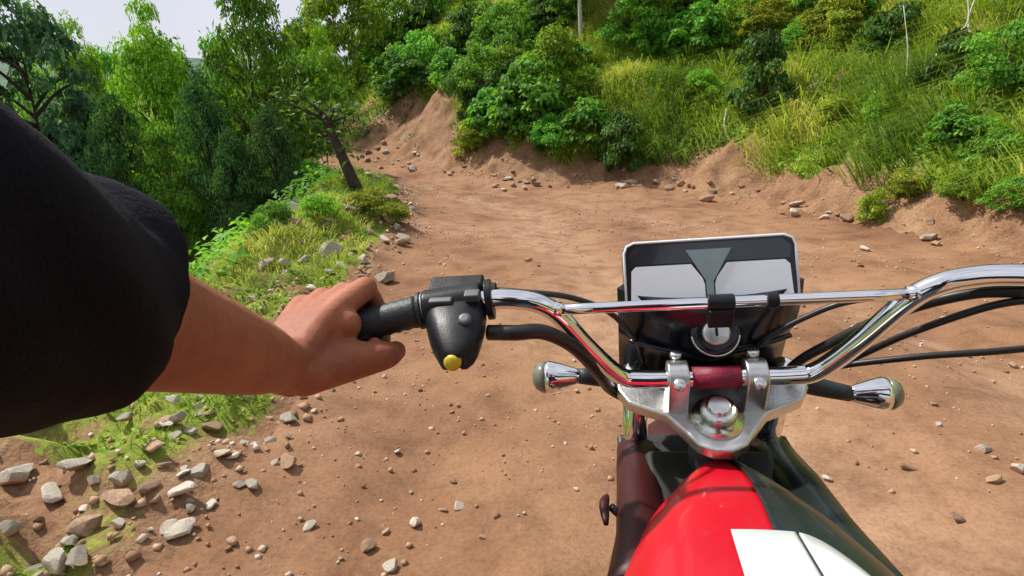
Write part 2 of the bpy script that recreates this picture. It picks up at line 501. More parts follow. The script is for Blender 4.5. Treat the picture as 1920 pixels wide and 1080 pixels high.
# far wooded hills across the valley
def far_hills():
    th = np.linspace(R(-110), R(20), 160); rr = np.linspace(300, 1100, 26)
    T, RR = np.meshgrid(th, rr)
    X, Y = RR * np.sin(T), RR * np.cos(T)
    prof = np.clip((RR - 300) / 500, 0, 1)
    Z = -62 + prof * (95 + 60 * fbm(T * 5, RR * .002, 3, 5)) + 22 * fbm(X * .012, Y * .012, 4, 6) * prof
    n, m = T.shape
    i = (np.arange(n - 1)[:, None] * m + np.arange(m - 1)[None]).ravel()
    me = mesh_np('hills', np.stack([X.ravel(), Y.ravel(), Z.ravel()], 1), np.stack([i, i + 1, i + m + 1, i + m], 1), True)
    me.materials.append(M_wood)
    tag(link('hills', me), kind='structure')
far_hills()

# ------------------------------------------------------------------ leaves
def unit(v): return v / (np.linalg.norm(v, axis=-1, keepdims=True) + 1e-9)

def leaf_cloud(C, N, size, aspect=.5, rnd=None, g=rng, fold=.25, droop=0.):
    """one folded 4-vertex leaf (2 triangles) at each centre C with normal N"""
    n = len(C)
    t = unit(np.cross(N, unit(g.normal(size=(n, 3)))))
    t[:, 2] -= droop; t = unit(t)
    b = unit(np.cross(N, t))
    s = (size * g.uniform(.6, 1.35, n))[:, None]
    nn = unit(np.cross(t, b))
    base = C - t * s * .5; tip = C + t * s * .5 - nn * s * fold * .4
    l = C + b * s * aspect * .5 + nn * s * fold * .3; r = C - b * s * aspect * .5 + nn * s * fold * .3
    V = np.stack([base, r, tip, l], 1).reshape(-1, 3)
    k = np.arange(n)[:, None] * 4
    F = np.concatenate([k + [[0, 1, 2]], k + [[0, 2, 3]]])
    rv = np.repeat(g.uniform(0, 1, n) if rnd is None else rnd, 4)
    return V, F, rv

def crown_mesh(name, shape, n_clump, n_leaf, leaf, mat, seed, clump_r=.22, aspect=.5):
    """crown in unit space (x,y in -1..1, z 0..1) as clumps of leaves; shape(z)->radius profile"""
    g = np.random.default_rng(seed)
    cs = []
    while len(cs) < n_clump:
        z = g.uniform(0, 1); r = shape(z)
        if g.uniform() > r + .12: continue
        a = g.uniform(0, 2 * PI); q = r * math.sqrt(g.uniform(.15, 1)) * g.uniform(.8, 1.18)
        cs.append((q * math.cos(a), q * math.sin(a), z + g.normal() * .02))
    cs = np.array(cs)
    cr = clump_r * g.uniform(.55, 1.35, n_clump)
    per = (cr ** 2 / (cr ** 2).sum() * n_leaf).astype(int) + 4
    C, N, RV = [], [], []
    for c, r, m in zip(cs, cr, per):
        d = unit(g.normal(size=(m, 3))); d[:, 2] = np.where(d[:, 2] < -.25, -d[:, 2] * .6, d[:, 2])
        rad = r * g.uniform(.35, 1.0, m) ** .6
        P = c + d * rad[:, None] * np.array([1, 1, .55])
        C.append(P); N.append(unit(d * .6 + np.array([0, 0, .75]) + g.normal(size=(m, 3)) * .45))
        RV.append(np.clip(g.normal(.5, .12) + g.normal(0, .2, m), 0, 1))
    C, N, RV = np.vstack(C), np.vstack(N), np.concatenate(RV)
    V, F, rv = leaf_cloud(C, N, leaf, aspect, RV, g)
    me = mesh_np(name, V, F, False, {'rnd': rv})
    me.materials.append(mat)
    return me, cs

def limbs_mesh(name, cs, mat, h_trunk, r0, seed, n_limb=16, lean=(0, 0)):
    """tapered trunk from z=-h_trunk (below the crown) to crown top, limbs to clumps; crown unit space"""
    g = np.random.default_rng(seed); mb = MB()
    zs = np.linspace(-h_trunk, .86, 9)
    P = np.array([[lean[0] * (z + h_trunk) + g.normal() * .02, lean[1] * (z + h_trunk) + g.normal() * .02, z] for z in zs])
    rad = r0 * (1 - .85 * (zs + h_trunk) / (.86 + h_trunk)); rad[0] *= 1.35
    mb.add(*tube(smooth_path(P, 3), np.interp(np.linspace(0, 1, 25), np.linspace(0, 1, 9), rad), 8))
    for i in g.choice(len(cs), min(n_limb, len(cs)), replace=False):
        c = cs[i]; z0 = max(-h_trunk * .4, c[2] - g.uniform(.12, .3))
        s = np.array([np.interp(z0, zs, P[:, 0]), np.interp(z0, zs, P[:, 1]), z0])
        m_ = (s + c) / 2 + np.array([0, 0, .03])
        mb.add(*tube(smooth_path([s, m_, c], 4), np.linspace(r0 * .34, r0 * .08, 9), 5))
    me = bpy.data.meshes.new(name); me.from_pydata(mb.v, [], mb.f); me.materials.append(mat)
    me.polygons.foreach_set('use_smooth', [True] * len(me.polygons))
    return me

cone = lambda z: (1 - z) ** .75 * min(1, (z + .08) * 5) * .98 + .03
dome = lambda z: math.sqrt(max(0, 1 - (1.9 * z - .85) ** 2)) if z < .9 else .25
bushy = lambda z: math.sqrt(max(.02, 1 - z * z)) * min(1, .55 + z * 2)

def tree_kind(name, shape, ncl, nlf, leaf, mat, seed, bark, h_trunk, r0, clump_r=.22, aspect=.5, lean=(0, 0)):
    me, cs = crown_mesh(name + '_crown', shape, ncl, nlf, leaf, mat, seed, clump_r, aspect)
    tr = limbs_mesh(name + '_trunk', cs, bark, h_trunk, r0, seed + 1, lean=lean)
    return me, tr

def put_tree(kind, name, top, rad, height, label, group, depth_base=None, rz=None, cat='tree', parts=('crown', 'trunk')):
    """crown of given radius and height whose top is at world point top"""
    me, tr = kind
    zb = top[2] - height
    root = link(name)
    g = float(terrain(np.array([top[0]]), np.array([top[1]]))[0])
    root.location = (top[0], top[1], g)
    root.rotation_euler = (0, 0, rz if rz is not None else random.uniform(0, 6.28))
    a = link(parts[0], me, root); b = link(parts[1], tr, root)
    for o in (a, b):
        o.location = (0, 0, zb - g); o.scale = (rad, rad, height)
    return tag(root, label, cat, group)

K_cone = [tree_kind('cone_a', cone, 130, 13000, .055, M_leaf['bright'], 100, M_bark, 1.2, .05, .20, .38),
          tree_kind('cone_b', cone, 120, 12000, .055, M_leaf['mid'], 110, M_bark, 1.2, .05, .21, .38),
          tree_kind('cone_c', cone, 125, 12000, .055, M_leaf['conifer'], 120, M_bark_dark, 1.2, .05, .20, .36)]
K_dome = [tree_kind('dome_a', dome, 90, 13000, .072, M_leaf['mid'], 130, M_bark, 1.2, .06, .27),
          tree_kind('dome_b', dome, 95, 13000, .075, M_leaf['bright'], 140, M_bark_pale, 1.2, .05, .27),
          tree_kind('dome_c', dome, 70, 8000, .085, M_leaf['blue'], 150, M_bark_dark, 1.2, .05, .25)]
K_bush = [tree_kind('bush_a', bushy, 45, 5200, .095, M_leaf['mid'], 160, M_bark, .05, .04, .32, .55),
          tree_kind('bush_b', bushy, 40, 4600, .10, M_leaf['bright'], 170, M_bark, .05, .04, .34, .5),
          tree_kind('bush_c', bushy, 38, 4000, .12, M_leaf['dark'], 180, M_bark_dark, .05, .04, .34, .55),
          tree_kind('bush_d', bushy, 36, 3600, .14, M_leaf['yellow'], 190, M_bark, .05, .04, .36, .35),
          tree_kind('bush_e', bushy, 34, 2600, .17, M_leaf['mid'], 200, M_bark, .05, .04, .36, .6)]

# trees on the valley side, by where their tops stand
for kind, px, py, dep, rad, hgt, name, lab in [
    (K_cone[0], 268, 18, 14.0, 1.5, 4.6, 'conical_tree', 'bright green cone-shaped tree against the open sky, its tip free'),
    (K_cone[1], 452, -40, 13.0, 1.75, 5.4, 'tall_tree', 'tall mid-green leafy tree beside the cone-shaped tree, overlapping the sky gap'),
    (K_cone[0], 132, 52, 18.0, 1.5, 5.0, 'slender_tree', 'slender light green tree between the blue-green tree and the cone-shaped tree'),
    (K_dome[2], 20, 10, 12.0, 1.6, 3.8, 'blue_green_tree', 'sparse blue-green tree with pale sky through its leaves, above the black sleeve'),
    (K_dome[2], 120, 190, 16.0, 1.2, 2.8, 'low_blue_green_tree', 'low sparse blue-green tree at the foot of the slender tree'),
    (K_dome[0], 545, 105, 15.0, 1.25, 2.6, 'round_tree', 'round-headed green tree at the bend, behind the leaning bare trunk'),
    (K_cone[2], 372, 150, 12.0, 1.05, 3.4, 'narrow_tree', 'narrow deep green tree in front of the tall mid-green tree'),
    (K_cone[2], 205, 190, 11.5, 1.05, 3.2, 'shaded_tree', 'deep blue-green tree growing from the slope below the cone-shaped tree'),
    (K_cone[2], 505, 205, 11.8, .95, 2.7, 'bushy_tree', 'deep green feathery tree on the slope edge beside the grassy mound'),
    (K_dome[1], 655, -30, 25.0, 2.5, 5.4, 'sunlit_tree', 'sunlit bright green tree on the far side of the road bend'),
    (K_dome[0], 770, -60, 27.0, 2.8, 6.5, 'bend_tree', 'broad green tree above the bare bank at the road bend'),
    (K_cone[1], 880, -120, 25.0, 2.4, 7.0, 'hill_tree', 'tall green tree standing on the hillside straight above the road bend'),
    (K_cone[0], 62, 105, 21.0, 1.7, 5.5, 'far_slope_tree', 'light green tree farther down the slope behind the blue-green tree'),
    (K_cone[1], 190, 95, 22.0, 1.7, 5.5, 'far_slope_tree', 'mid-green tree farther off behind the slender tree and the cone-shaped tree'),
    (K_cone[2], 345, 120, 21.0, 1.6, 5.0, 'far_slope_tree', 'deep green tree filling the gap between the cone-shaped and the tall tree'),
    (K_cone[1], 408, 70, 19.0, 1.6, 5.5, 'far_slope_tree', 'mid-green tree just behind the tall mid-green tree'),
    (K_cone[0], 600, 60, 20.0, 1.3, 4.6, 'far_slope_tree', 'feathery light green tree at the bend beside the sunlit tree'),
    (K_cone[2], 130, 235, 12.5, 1.0, 3.2, 'near_slope_tree', 'deep blue-green tree low on the slope above the black sleeve'),
    (K_cone[1], 300, 235, 11.5, .9, 3.0, 'near_slope_tree', 'mid-green narrow tree low on the slope above the cuff'),
    (K_cone[2], 430, 255, 11.5, .85, 2.6, 'near_slope_tree', 'deep blue-green narrow tree low on the slope above the wrist'),
]:
    put_tree(kind, name, at(px, py, dep), rad, hgt, lab, 'trees by the road')

# slender trees high on the hillside: trunks seen near the picture's top, crowns above
def forest_tree(px, py, hgt, lean, mat_i, lab, name='forest_tree', r=.055, pale=False):
    p = hit(px, py)
    g = np.random.default_rng(int(px))
    root = link(name); root.location = p - np.array([0, 0, .15])
    mb = MB()
    pts = [(0, 0, 0), (lean[0] * .3, lean[1] * .3, hgt * .35), (lean[0] * .7, lean[1] * .7, hgt * .7), (lean[0], lean[1], hgt)]
    sp = smooth_path(pts, 5)
    mb.add(*tube(sp, np.linspace(r * 1.25, r * .4, len(sp)), 9))
    for k in range(7):
        q = sp[int(g.integers(5, len(sp) - 1))]; a = g.uniform(0, 6.28); l = g.uniform(.5, 1.2)
        e = q + np.array([math.cos(a) * l, math.sin(a) * l, l * .5])
        mb.add(*tube(smooth_path([q, (q + e) / 2 + np.array([0, 0, .06]), e], 3), np.linspace(r * .35, r * .1, 7), 5))
    mb.build('trunk', M_bark_pale if pale else M_bark, root)
    c = link('crown', K_dome[mat_i][0], root); c.location = (lean[0], lean[1], hgt * .62); c.scale = (hgt * .36, hgt * .36, hgt * .55)
    return tag(root, lab, 'tree', 'slender trees on the hillside')
forest_tree(1090, 75, 4.2, (-.35, .1), 0, 'slender pale-barked tree rising from the dense shrubs above the bend', pale=True, r=.06)
forest_tree(583, 150, 4.6, (.05, .1), 2, 'thin pale bare-stemmed tree against the sky gap at the bend', pale=True, r=.07)
forest_tree(1045, 40, 4.5, (.1, .1), 0, 'brown-barked slender tree beside the pale-barked one')
forest_tree(985, 35, 4.5, (.2, 0), 1, 'slender tree with light green crown left of the pale-barked trunk')
forest_tree(1200, 30, 4.5, (0, .2), 2, 'slender tree with blue-green crown above the yellow-green terrace')
forest_tree(1330, 25, 4.5, (.2, .2), 0, 'slender tree above the leafy shrubs in the bank middle')
forest_tree(1640, 20, 5.0, (0, .2), 2, 'slender tree shading the hollow with dead branches')
forest_tree(1740, 5, 5.0, (.2, .2), 0, 'slender tree standing behind the dead pale branches')
forest_tree(1850, 20, 5.0, (-.1, .2), 2, 'slender tree at the far end of the shaded hollow')

# dead pale branches hanging over the hollow
def dead_branch(pix, dep, r, lab):
    P = np.array([at(x, y, dep + k * .12) for k, (x, y) in enumerate(pix)])
    mb = MB(); sp = smooth_path(P, 4)
    o = P[0]
    mb.add(*tube(sp, np.linspace(r, r * .55, len(sp)), 8))
    tag(mb.build('dead_branch', M_bark_pale, origin=o), lab, 'branch', 'dead branches on the bank')
pb = hit(1742, 185)[1] / ray(1742, 185)[1]
dead_branch([(1740, 190), (1748, 118), (1785, 70), (1815, 40), (1812, -30)], pb, .022, 'crooked pale dead branch standing on the grassy bank')
dead_branch([(1842, 112), (1828, 80), (1815, 40), (1835, -20)], pb + .35, .02, 'shorter pale dead branch leaning on the crooked one')
dead_branch([(1698, 160), (1702, 90), (1694, 10)], hit(1698, 165)[1] / ray(1698, 165)[1], .012, 'thin straight dead stem beside the crooked pale branch')
dead_branch([(1366, 262), (1358, 235), (1362, 205)], hit(1366, 265)[1] / ray(1366, 265)[1], .03, 'short pale stump of a root on the bank middle')

# leaning little tree with a bare dark trunk at the bend
def leaning_tree():
    base = hit(668, 352); dep = base[1] / ray(668, 352)[1]
    root = link('leaning_tree'); root.location = base
    P = np.array([at(x, y, dep) - base for x, y in ((668, 356), (655, 325), (640, 290), (622, 250), (606, 215))])
    mb = MB(); sp = smooth_path(P, 4)
    mb.add(*tube(sp, np.linspace(.115, .055, len(sp)), 9))
    g = np.random.default_rng(3); tips = []
    for k in range(11):
        q = sp[int(g.integers(8, len(sp)))]; d = unit(g.normal(size=3)); d[2] = abs(d[2]) * .8
        e = q + d * g.uniform(.35, .8); tips.append(e)
        mb.add(*tube(smooth_path([q, (q + e) / 2 + g.normal(size=3) * .05, e], 3), np.linspace(.035, .01, 7), 5))
    mb.build('trunk', M_bark_dark, root)
    C = np.vstack([t + g.normal(size=(34, 3)) * .15 for t in tips])
    V, F, rv = leaf_cloud(C, unit(g.normal(size=C.shape) + [0, 0, 1]), .12, .5, None, g)
    me = mesh_np('crown', V, F, False, {'rnd': rv}); me.materials.append(M_leaf['dark'])
    link('crown', me, root)
    tag(root, 'small leaning tree with bare dark trunk on the verge at the road bend', 'tree')
leaning_tree()

# shrubs
SH = [  # kind, base px, base py, radius px, height px, label
    (0, 905, 215, 62, 95, 'mid-green shrub low on the bank beside the bare bend'),
    (2, 890, 245, 40, 56, 'dark green shrub overhanging the bare soil at the bend'),
    (4, 985, 255, 70, 95, 'large-leaved green shrub in the middle of the bank'),
    (1, 1030, 190, 66, 110, 'bright green shrub above the large-leaved one'),
    (0, 950, 140, 70, 100, 'green shrub under the slender trees above the bend'),
    (0, 1040, 300, 48, 60, 'mid-green shrub hanging down to the road edge'),
    (3, 880, 300, 40, 48, 'yellow-green tuft growing from the bare bank foot'),
    (0, 780, 165, 54, 80, 'green shrub on the bank top at the bend'),
    (1, 705, 160, 44, 60, 'light green shrub at the end of the bare bank'),
    (2, 1165, 330, 52, 90, 'dark shrub in the shaded gully under the yellow-green terrace'),
    (0, 1200, 105, 66, 90, 'green shrub on top of the yellow-green terrace'),
    (4, 1310, 105, 56, 70, 'large-leaved shrub on the terrace near the bank middle'),
    (1, 1375, 85, 60, 80, 'bright shrub beside the slender tree above the bank middle'),
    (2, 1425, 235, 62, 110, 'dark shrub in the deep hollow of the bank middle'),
    (1, 1320, 200, 36, 46, 'green shrub beside the pale root stump'),
    (0, 1500, 110, 44, 50, 'mid-green shrub under the upper grassy ledge'),
    (3, 1440, 80, 74, 60, 'yellow-green shrub on the upper grassy ledge'),
    (3, 1560, 90, 66, 70, 'yellow-green shrub beside the shaded hollow'),
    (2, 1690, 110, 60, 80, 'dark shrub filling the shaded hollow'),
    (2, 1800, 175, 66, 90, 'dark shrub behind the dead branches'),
    (0, 1885, 205, 70, 100, 'green shrub right of the dead branches'),
    (1, 1660, 280, 46, 54, 'bright green shrub on the lower bank below the hollow'),
    (4, 1790, 290, 46, 58, 'large-leaved shrub on the lower bank below the dead branches'),
    (0, 1870, 320, 50, 60, 'mid-green shrub low on the bank near the road side'),
    (3, 1700, 385, 42, 44, 'yellow-green tuft shrub at the bank foot by the dirt road'),
    (1, 1815, 390, 44, 46, 'light green shrub at the bank foot by the dirt road'),
    (0, 1905, 395, 44, 54, 'mid-green shrub at the bank foot, last along the road'),
    (3, 1570, 250, 40, 40, 'bright green shrub beside the bare soil scar'),
    (3, 1640, 420, 30, 46, 'yellow-green tuft isolated at the edge of the dirt road'),
    # valley side
    (1, 590, 420, 48, 50, 'light green shrub on the grassy mound of the verge'),
    (0, 520, 400, 60, 70, 'green shrub on the slope edge behind the grassy mound'),
    (2, 440, 430, 66, 90, 'dark shrub on the slope edge above the forearm'),
    (0, 360, 470, 70, 100, 'green shrub above the wrist by the black cuff'),
    (3, 690, 395, 42, 36, 'yellow-green tuft on the verge under the leaning tree'),
    (3, 740, 420, 30, 26, 'small yellow-green tuft at the inner road edge'),
]
for k, px, py, rp, hp, lab in SH:
    p = hit(px, py); d = p[1] / ray(px, py)[1]
    rad, hgt = rp * d / FPX, hp * d / FPX
    me, tr = K_bush[k]
    root = link('shrub'); root.location = (p[0], p[1] + rad * .35, p[2] - .08 * hgt)
    root.location.z = float(terrain(np.array([root.location.x]), np.array([root.location.y]))[0]) - .12 * hgt
    root.rotation_euler = (0, 0, random.uniform(0, 6.28))
    for nm, mm in (('foliage', me), ('stem', tr)):
        o = link(nm, mm, root); o.scale = (rad, rad, hgt * 1.15)
    tag(root, lab, 'shrub', 'shrubs on the bank and verge')

# the dense thicket above the bend, and the leafy patches of the upper bank
def thicket(n, box_, kinds, rr, lab, group, seed):
    g = np.random.default_rng(seed)
    for i in range(n):
        px, py = g.uniform(box_[0], box_[2]), g.uniform(box_[1], box_[3])
        p = hit(px, py); d = p[1] / ray(px, py)[1]
        if p[1] > 45 or (seed == 71 and px < 900 and py > 150 + (px - 610) * .30): continue
        rad = g.uniform(*rr) * d / FPX; hgt = rad * g.uniform(1.0, 1.6)
        ki = int(g.choice(kinds)); me, tr = K_bush[ki]
        root = link('shrub'); x, y = p[0], p[1] + rad * .3
        root.location = (x, y, float(terrain(np.array([x]), np.array([y]))[0]) - .12 * hgt)
        root.rotation_euler = (g.normal() * .12, g.normal() * .12, g.uniform(0, 6.28))
        for nm, mm in (('foliage', me), ('stem', tr)):
            o = link(nm, mm, root); o.scale = (rad, rad * g.uniform(.8, 1.2), hgt)
        adj = ['mid-green', 'bright green', 'dark green', 'yellow-green', 'large-leaved'][ki]
        tag(root, adj + ' ' + lab, 'shrub', adj + ' ' + group)
thicket(58, (610, 40, 1130, 290), [0, 1, 1, 4, 2], (34, 62), 'shrub in the dense thicket above the road bend', 'shrubs of the thicket above the bend', 71)
thicket(24, (1130, 10, 1640, 120), [0, 1, 3, 4, 1], (30, 52), 'shrub along the top of the grassy bank', 'shrubs along the bank top', 72)
thicket(7, (1640, 200, 1919, 300), [1, 3, 1, 4], (24, 40), 'shrub among grass under the dead branches', 'shrubs under the dead branches', 73)
thicket(16, (330, 300, 600, 430), [0, 1, 0, 4], (30, 52), 'shrub on the slope edge below the roadside trees', 'shrubs below the roadside trees', 74)

# ------------------------------------------------------------------ grass and ground cover (nobody could count it)
def grass(name, n, xr, yr, accept, length, width, mat, seed, droop=.5, label=None):
    g = np.random.default_rng(seed)
    x = g.uniform(*xr, n * 4); y = g.uniform(*yr, n * 4)
    z, s, right, veg = terrain(x, y, True)
    keep = accept(x, y, s, right, veg, g)
    x, y, z = x[keep][:n], y[keep][:n], z[keep][:n]
    m = len(x)
    e = .08
    gxn = -(terrain(x + e, y) - terrain(x - e, y)) / (2 * e); gyn = -(terrain(x, y + e) - terrain(x, y - e)) / (2 * e)
    nrm = unit(np.stack([gxn, gyn, np.ones(m)], 1))
    down = np.stack([gxn, gyn, np.zeros(m)], 1); down = down / (1 + np.linalg.norm(down, axis=1, keepdims=True))
    az = g.uniform(0, 2 * PI, m); side = np.stack([np.cos(az), np.sin(az), np.zeros(m)], 1)
    fwd = unit(np.stack([-np.sin(az), np.cos(az), np.zeros(m)], 1) * .6 + down * 1.2)
    L = (length * np.clip(.30 + .14 * (y - 1), .3, 1) * g.uniform(.45, 1.3, m) * (.7 + .9 * np.clip(vnoise(x * 1.7, y * 1.7, 77) + .5, 0, 1)))[:, None]; W = (width * np.clip(.42 + .11 * (y - 1), .42, 1) * g.uniform(.6, 1.3, m))[:, None]
    P = np.stack([x, y, z], 1) - nrm * .01
    up = unit(nrm * .6 + np.array([0, 0, .7]))
    mid = P + up * L * .55 + fwd * L * .22
    tip = P + up * L * (.85 - .5 * droop) + fwd * L * (.45 + .4 * droop)
    V = np.stack([P - side * W / 2, P + side * W / 2, mid + side * W * .4, mid - side * W * .4, tip], 1).reshape(-1, 3)
    k = np.arange(m)[:, None] * 5
    F = np.concatenate([k + [[0, 1, 2]], k + [[0, 2, 3]], k + [[3, 2, 4]]])
    patch = np.clip(.5 + 1.3 * fbm(x * .7, y * .7, 3, 88), 0, 1)
    rv = np.repeat(np.clip(patch * .75 + g.uniform(-.1, .35, m), 0, 1), 5)
    me = mesh_np(name, V, F, False, {'rnd': rv}); me.materials.append(mat)
    return tag(link(name, me), label, 'grass', kind='stuff')

grass('bank_grass', 95000, (-9, 17), (3, 30), lambda x, y, s, r, v, g: r & (s > .3) & (s < 9) & (v > g.uniform(.25, .85, len(x))),
      .36, .022, M_leaf['straw'], 31, .85, 'yellow-green grass carpeting the steep hillside bank')
grass('hanging_grass', 19000, (1.0, 14), (3.5, 17), lambda x, y, s, r, v, g: r & (s > .25 + .3 * (vnoise(x * 1.3, y * 1.3, 67) + .5)) & (s < 5) & (v > .12) & (fbm(x * .9, y * .9, 2, 66) > g.uniform(-.25, .2, len(x))),
      .58, .019, M_leaf['hanging'], 37, 1.0, 'long yellow-green grass hanging down the bank over the red soil')
grass('verge_grass', 42000, (-6, -1), (1.2, 19), lambda x, y, s, r, v, g: (~r) & (s > .06 + .3 * np.clip((y - 4) / 2, 0, 1) * (.6 + vnoise(x * 2, y * 2, 99))) & (s < 3.2) & (v > g.uniform(.45, 1.1, len(x))),
      .12, .010, M_leaf['straw'], 32, .4, 'short grass among the stones on the valley-side verge')

def cover(name, n, xr, yr, accept, size, mat, seed, label, lift=.07):
    g = np.random.default_rng(seed)
    x = g.uniform(*xr, n * 4); y = g.uniform(*yr, n * 4)
    z, s, right, veg = terrain(x, y, True)
    keep = accept(x, y, s, right, veg, g)
    x, y, z = x[keep][:n], y[keep][:n], z[keep][:n]; m = len(x)
    e = .08
    nrm = unit(np.stack([-(terrain(x + e, y) - terrain(x - e, y)) / (2 * e), -(terrain(x, y + e) - terrain(x, y - e)) / (2 * e), np.ones(m)], 1))
    hump = np.clip(vnoise(x * 2.2, y * 2.2, 44) + .35, 0, 1)
    C = np.stack([x, y, z], 1) + nrm * (lift * (hump * 2.4 * g.uniform(.2, 1, m) + .3))[:, None]
    V, F, rv = leaf_cloud(C, unit(nrm + np.array([0, 0, .5]) + g.normal(size=(m, 3)) * .4), size, .62,
                          np.clip(.5 + fbm(x, y, 2, 46) + g.normal(0, .2, m), 0, 1), g, droop=.3)
    me = mesh_np(name, V, F, False, {'rnd': rv}); me.materials.append(mat)
    return tag(link(name, me), label, 'ground cover', kind='stuff')
cover('creeping_leaves', 85000, (-9, 17), (3, 30), lambda x, y, s, r, v, g: r & (s > .5) & (s < 9) & (v > .45) & (vnoise(x * .9, y * .9, 55) > g.uniform(-.25, .25, len(x))),
      .085, M_leaf['bright'], 33, 'bright creeping leaves covering parts of the hillside bank')
cover('dark_creepers', 26000, (-9, 17), (3, 30), lambda x, y, s, r, v, g: r & (s > .7) & (s < 9) & (vnoise(x * .8, y * .8, 57) > g.uniform(.0, .35, len(x))),
      .10, M_leaf['dark'], 34, 'dark green creepers in the hollows of the hillside bank', .12)
cover('slope_undergrowth', 46000, (-18, -2.2), (-5, 22), lambda x, y, s, r, v, g: (~r) & (s > 1.2) & (s < 13), .11, M_leaf['mid'], 35,
      'tangled green undergrowth on the slope falling to the valley', .2)
cover('verge_weeds', 9000, (-4.5, -1), (1.3, 11), lambda x, y, s, r, v, g: (~r) & (((s > .15) & (s < 2.4) & (vnoise(x * 1.1, y * 1.1, 58) > g.uniform(.05, .35, len(x)))) | (sum(np.exp(-((x - a) ** 2 + (y - b) ** 2) / c ** 2) for a, b, c in GREEN) > g.uniform(.3, .9, len(x)))),
      .036, M_leaf['bright'], 36, 'small bright weeds in patches on the stony verge', .03)

# ------------------------------------------------------------------ stones
import bmesh
def stone_mesh(name, seed, flat):
    g = np.random.default_rng(seed)
    bm = bmesh.new(); bmesh.ops.create_icosphere(bm, subdivisions=3, radius=1)
    planes = [(unit(g.normal(size=3)), g.uniform(.42, .78)) for _ in range(17)]
    off = g.uniform(0, 50, 3)
    for v in bm.verts:
        p = np.array(v.co)
        for n, d in planes:
            k = p.dot(n)
            if k > d: p -= n * (k - d) * .98
        p *= 1 + .10 * float(vnoise(p[0] * 2 + off[0], p[1] * 2 + p[2] * 1.3 + off[1], seed)) 
        v.co = Vector((p[0], p[1] * .8, p[2] * flat))
    me = bpy.data.meshes.new(name); bm.to_mesh(me); bm.free()
    return me
def stone_set(mat, s0):
    out = []
    for i in range(6):
        me = stone_mesh('stone_mesh', s0 + i, [.5, .62, .4, .7, .55, .48][i]); me.materials.append(mat); out.append(me)
    return out
STONE = {k: stone_set(m, 300 + 20 * j) for j, (k, m) in enumerate(M_stone.items())}
def put_stone(kind, x, y, size, label, group, name='stone', sink=.25):
    z = float(terrain(np.array([x]), np.array([y]))[0])
    o = link(name, random.choice(STONE[kind]))
    o.location = (x, y, z + size * (.5 - sink) * .55)
    o.rotation_euler = (random.uniform(-.35, .35), random.uniform(-.35, .35), random.uniform(0, 6.28))
    o.scale = (size * random.uniform(.4, .62), size * random.uniform(.4, .6), size * random.uniform(.4, .6))
    return tag(o, label, 'stone', group)
cname = {'pale': 'pale', 'grey': 'grey', 'brown': 'brown'}
# boulders and named stones from the photograph
for px, py, sp, kind, lab in [
    (60, 800, 110, 'pale', 'pale boulder on the verge by the black sleeve'), (150, 880, 75, 'pale', 'flat pale stone below the pale boulder'),
    (30, 905, 90, 'grey', 'grey boulder half buried at the verge below the sleeve'), (100, 940, 80, 'pale', 'rounded beige stone beside the half-buried boulder'),
    (380, 888, 55, 'pale', 'white stone alone at the edge of the dirt road'), (160, 1000, 70, 'brown', 'brown slab of stone on the lower verge'),
    (500, 500, 60, 'grey', 'grey stone on the verge above the wrist'), (555, 400, 62, 'grey', 'large grey rock slab leaning in the grassy mound'),
    (520, 725, 30, 'pale', 'pale stone under the forearm at the road edge'), (290, 845, 50, 'brown', 'reddish stone in the grass patch of the verge'),
    (20, 1000, 50, 'pale', 'pale stone at the bottom of the stony verge'), (240, 790, 46, 'grey', 'grey stone in the middle of the stony verge'),
]:
    p = hit(px, py, .8); d = float(p @ np.array([0, math.cos(PITCH), 0]) + (CAM_H - p[2]) * math.sin(PITCH))
    put_stone(kind, p[0], p[1], sp * d / FPX, lab, None, 'boulder' if sp > 70 else 'stone')
ROADST = [(580, 993, 34, 'pale'), (778, 985, 44, 'pale'), (858, 955, 30, 'pale'), (690, 1030, 42, 'brown'), (770, 925, 16, 'pale'), (725, 1000, 22, 'brown'),
          (672, 876, 16, 'brown'), (745, 850, 22, 'pale'), (830, 960, 26, 'brown'), (850, 905, 20, 'brown'), (1552, 900, 26, 'pale'), (1842, 845, 38, 'pale'),
          (1905, 882, 48, 'pale'), (1700, 880, 34, 'brown'), (1792, 975, 34, 'brown'), (1760, 800, 26, 'pale'), (1750, 760, 20, 'brown'), (1865, 905, 40, 'brown'),
          (1900, 690, 26, 'brown'), (1770, 600, 24, 'pale'), (640, 1050, 20, 'pale'), (730, 1065, 44, 'pale'), (500, 845, 18, 'brown'), (1620, 470, 26, 'pale'),
          (1615, 500, 14, 'brown'), (1465, 402, 16, 'brown'), (990, 490, 18, 'brown'), (1010, 500, 12, 'brown'), (560, 905, 14, 'brown'), (905, 1010, 18, 'brown')]
for px, py, sp, kind in ROADST:
    p = hit(px, py, .8); d = p[1] * math.cos(PITCH) + (CAM_H - p[2]) * math.sin(PITCH)
    put_stone(kind, p[0], p[1], sp * d / FPX, {'pale': 'small pale stone lying loose on the bare dirt road', 'brown': 'small reddish-brown stone lying loose on the bare dirt road'}[kind],
              'loose %s stones on the dirt road' % kind)
def scatter(n, f, sizes, labels, group, seed, kinds, probs):
    g = np.random.default_rng(seed); c = 0
    while c < n:
        x, y = f(g)
        z, s, r, v = (q.item() if hasattr(q, 'item') else q for q in terrain(np.array([x]), np.array([y]), True))
        if not sizes[2](s, r): continue
        k = str(g.choice(kinds, p=probs))
        put_stone(k, x, y, float(g.uniform(*sizes[:2]) * (1 if g.uniform() < .8 else 1.6)), labels % cname[k], group % cname[k]); c += 1
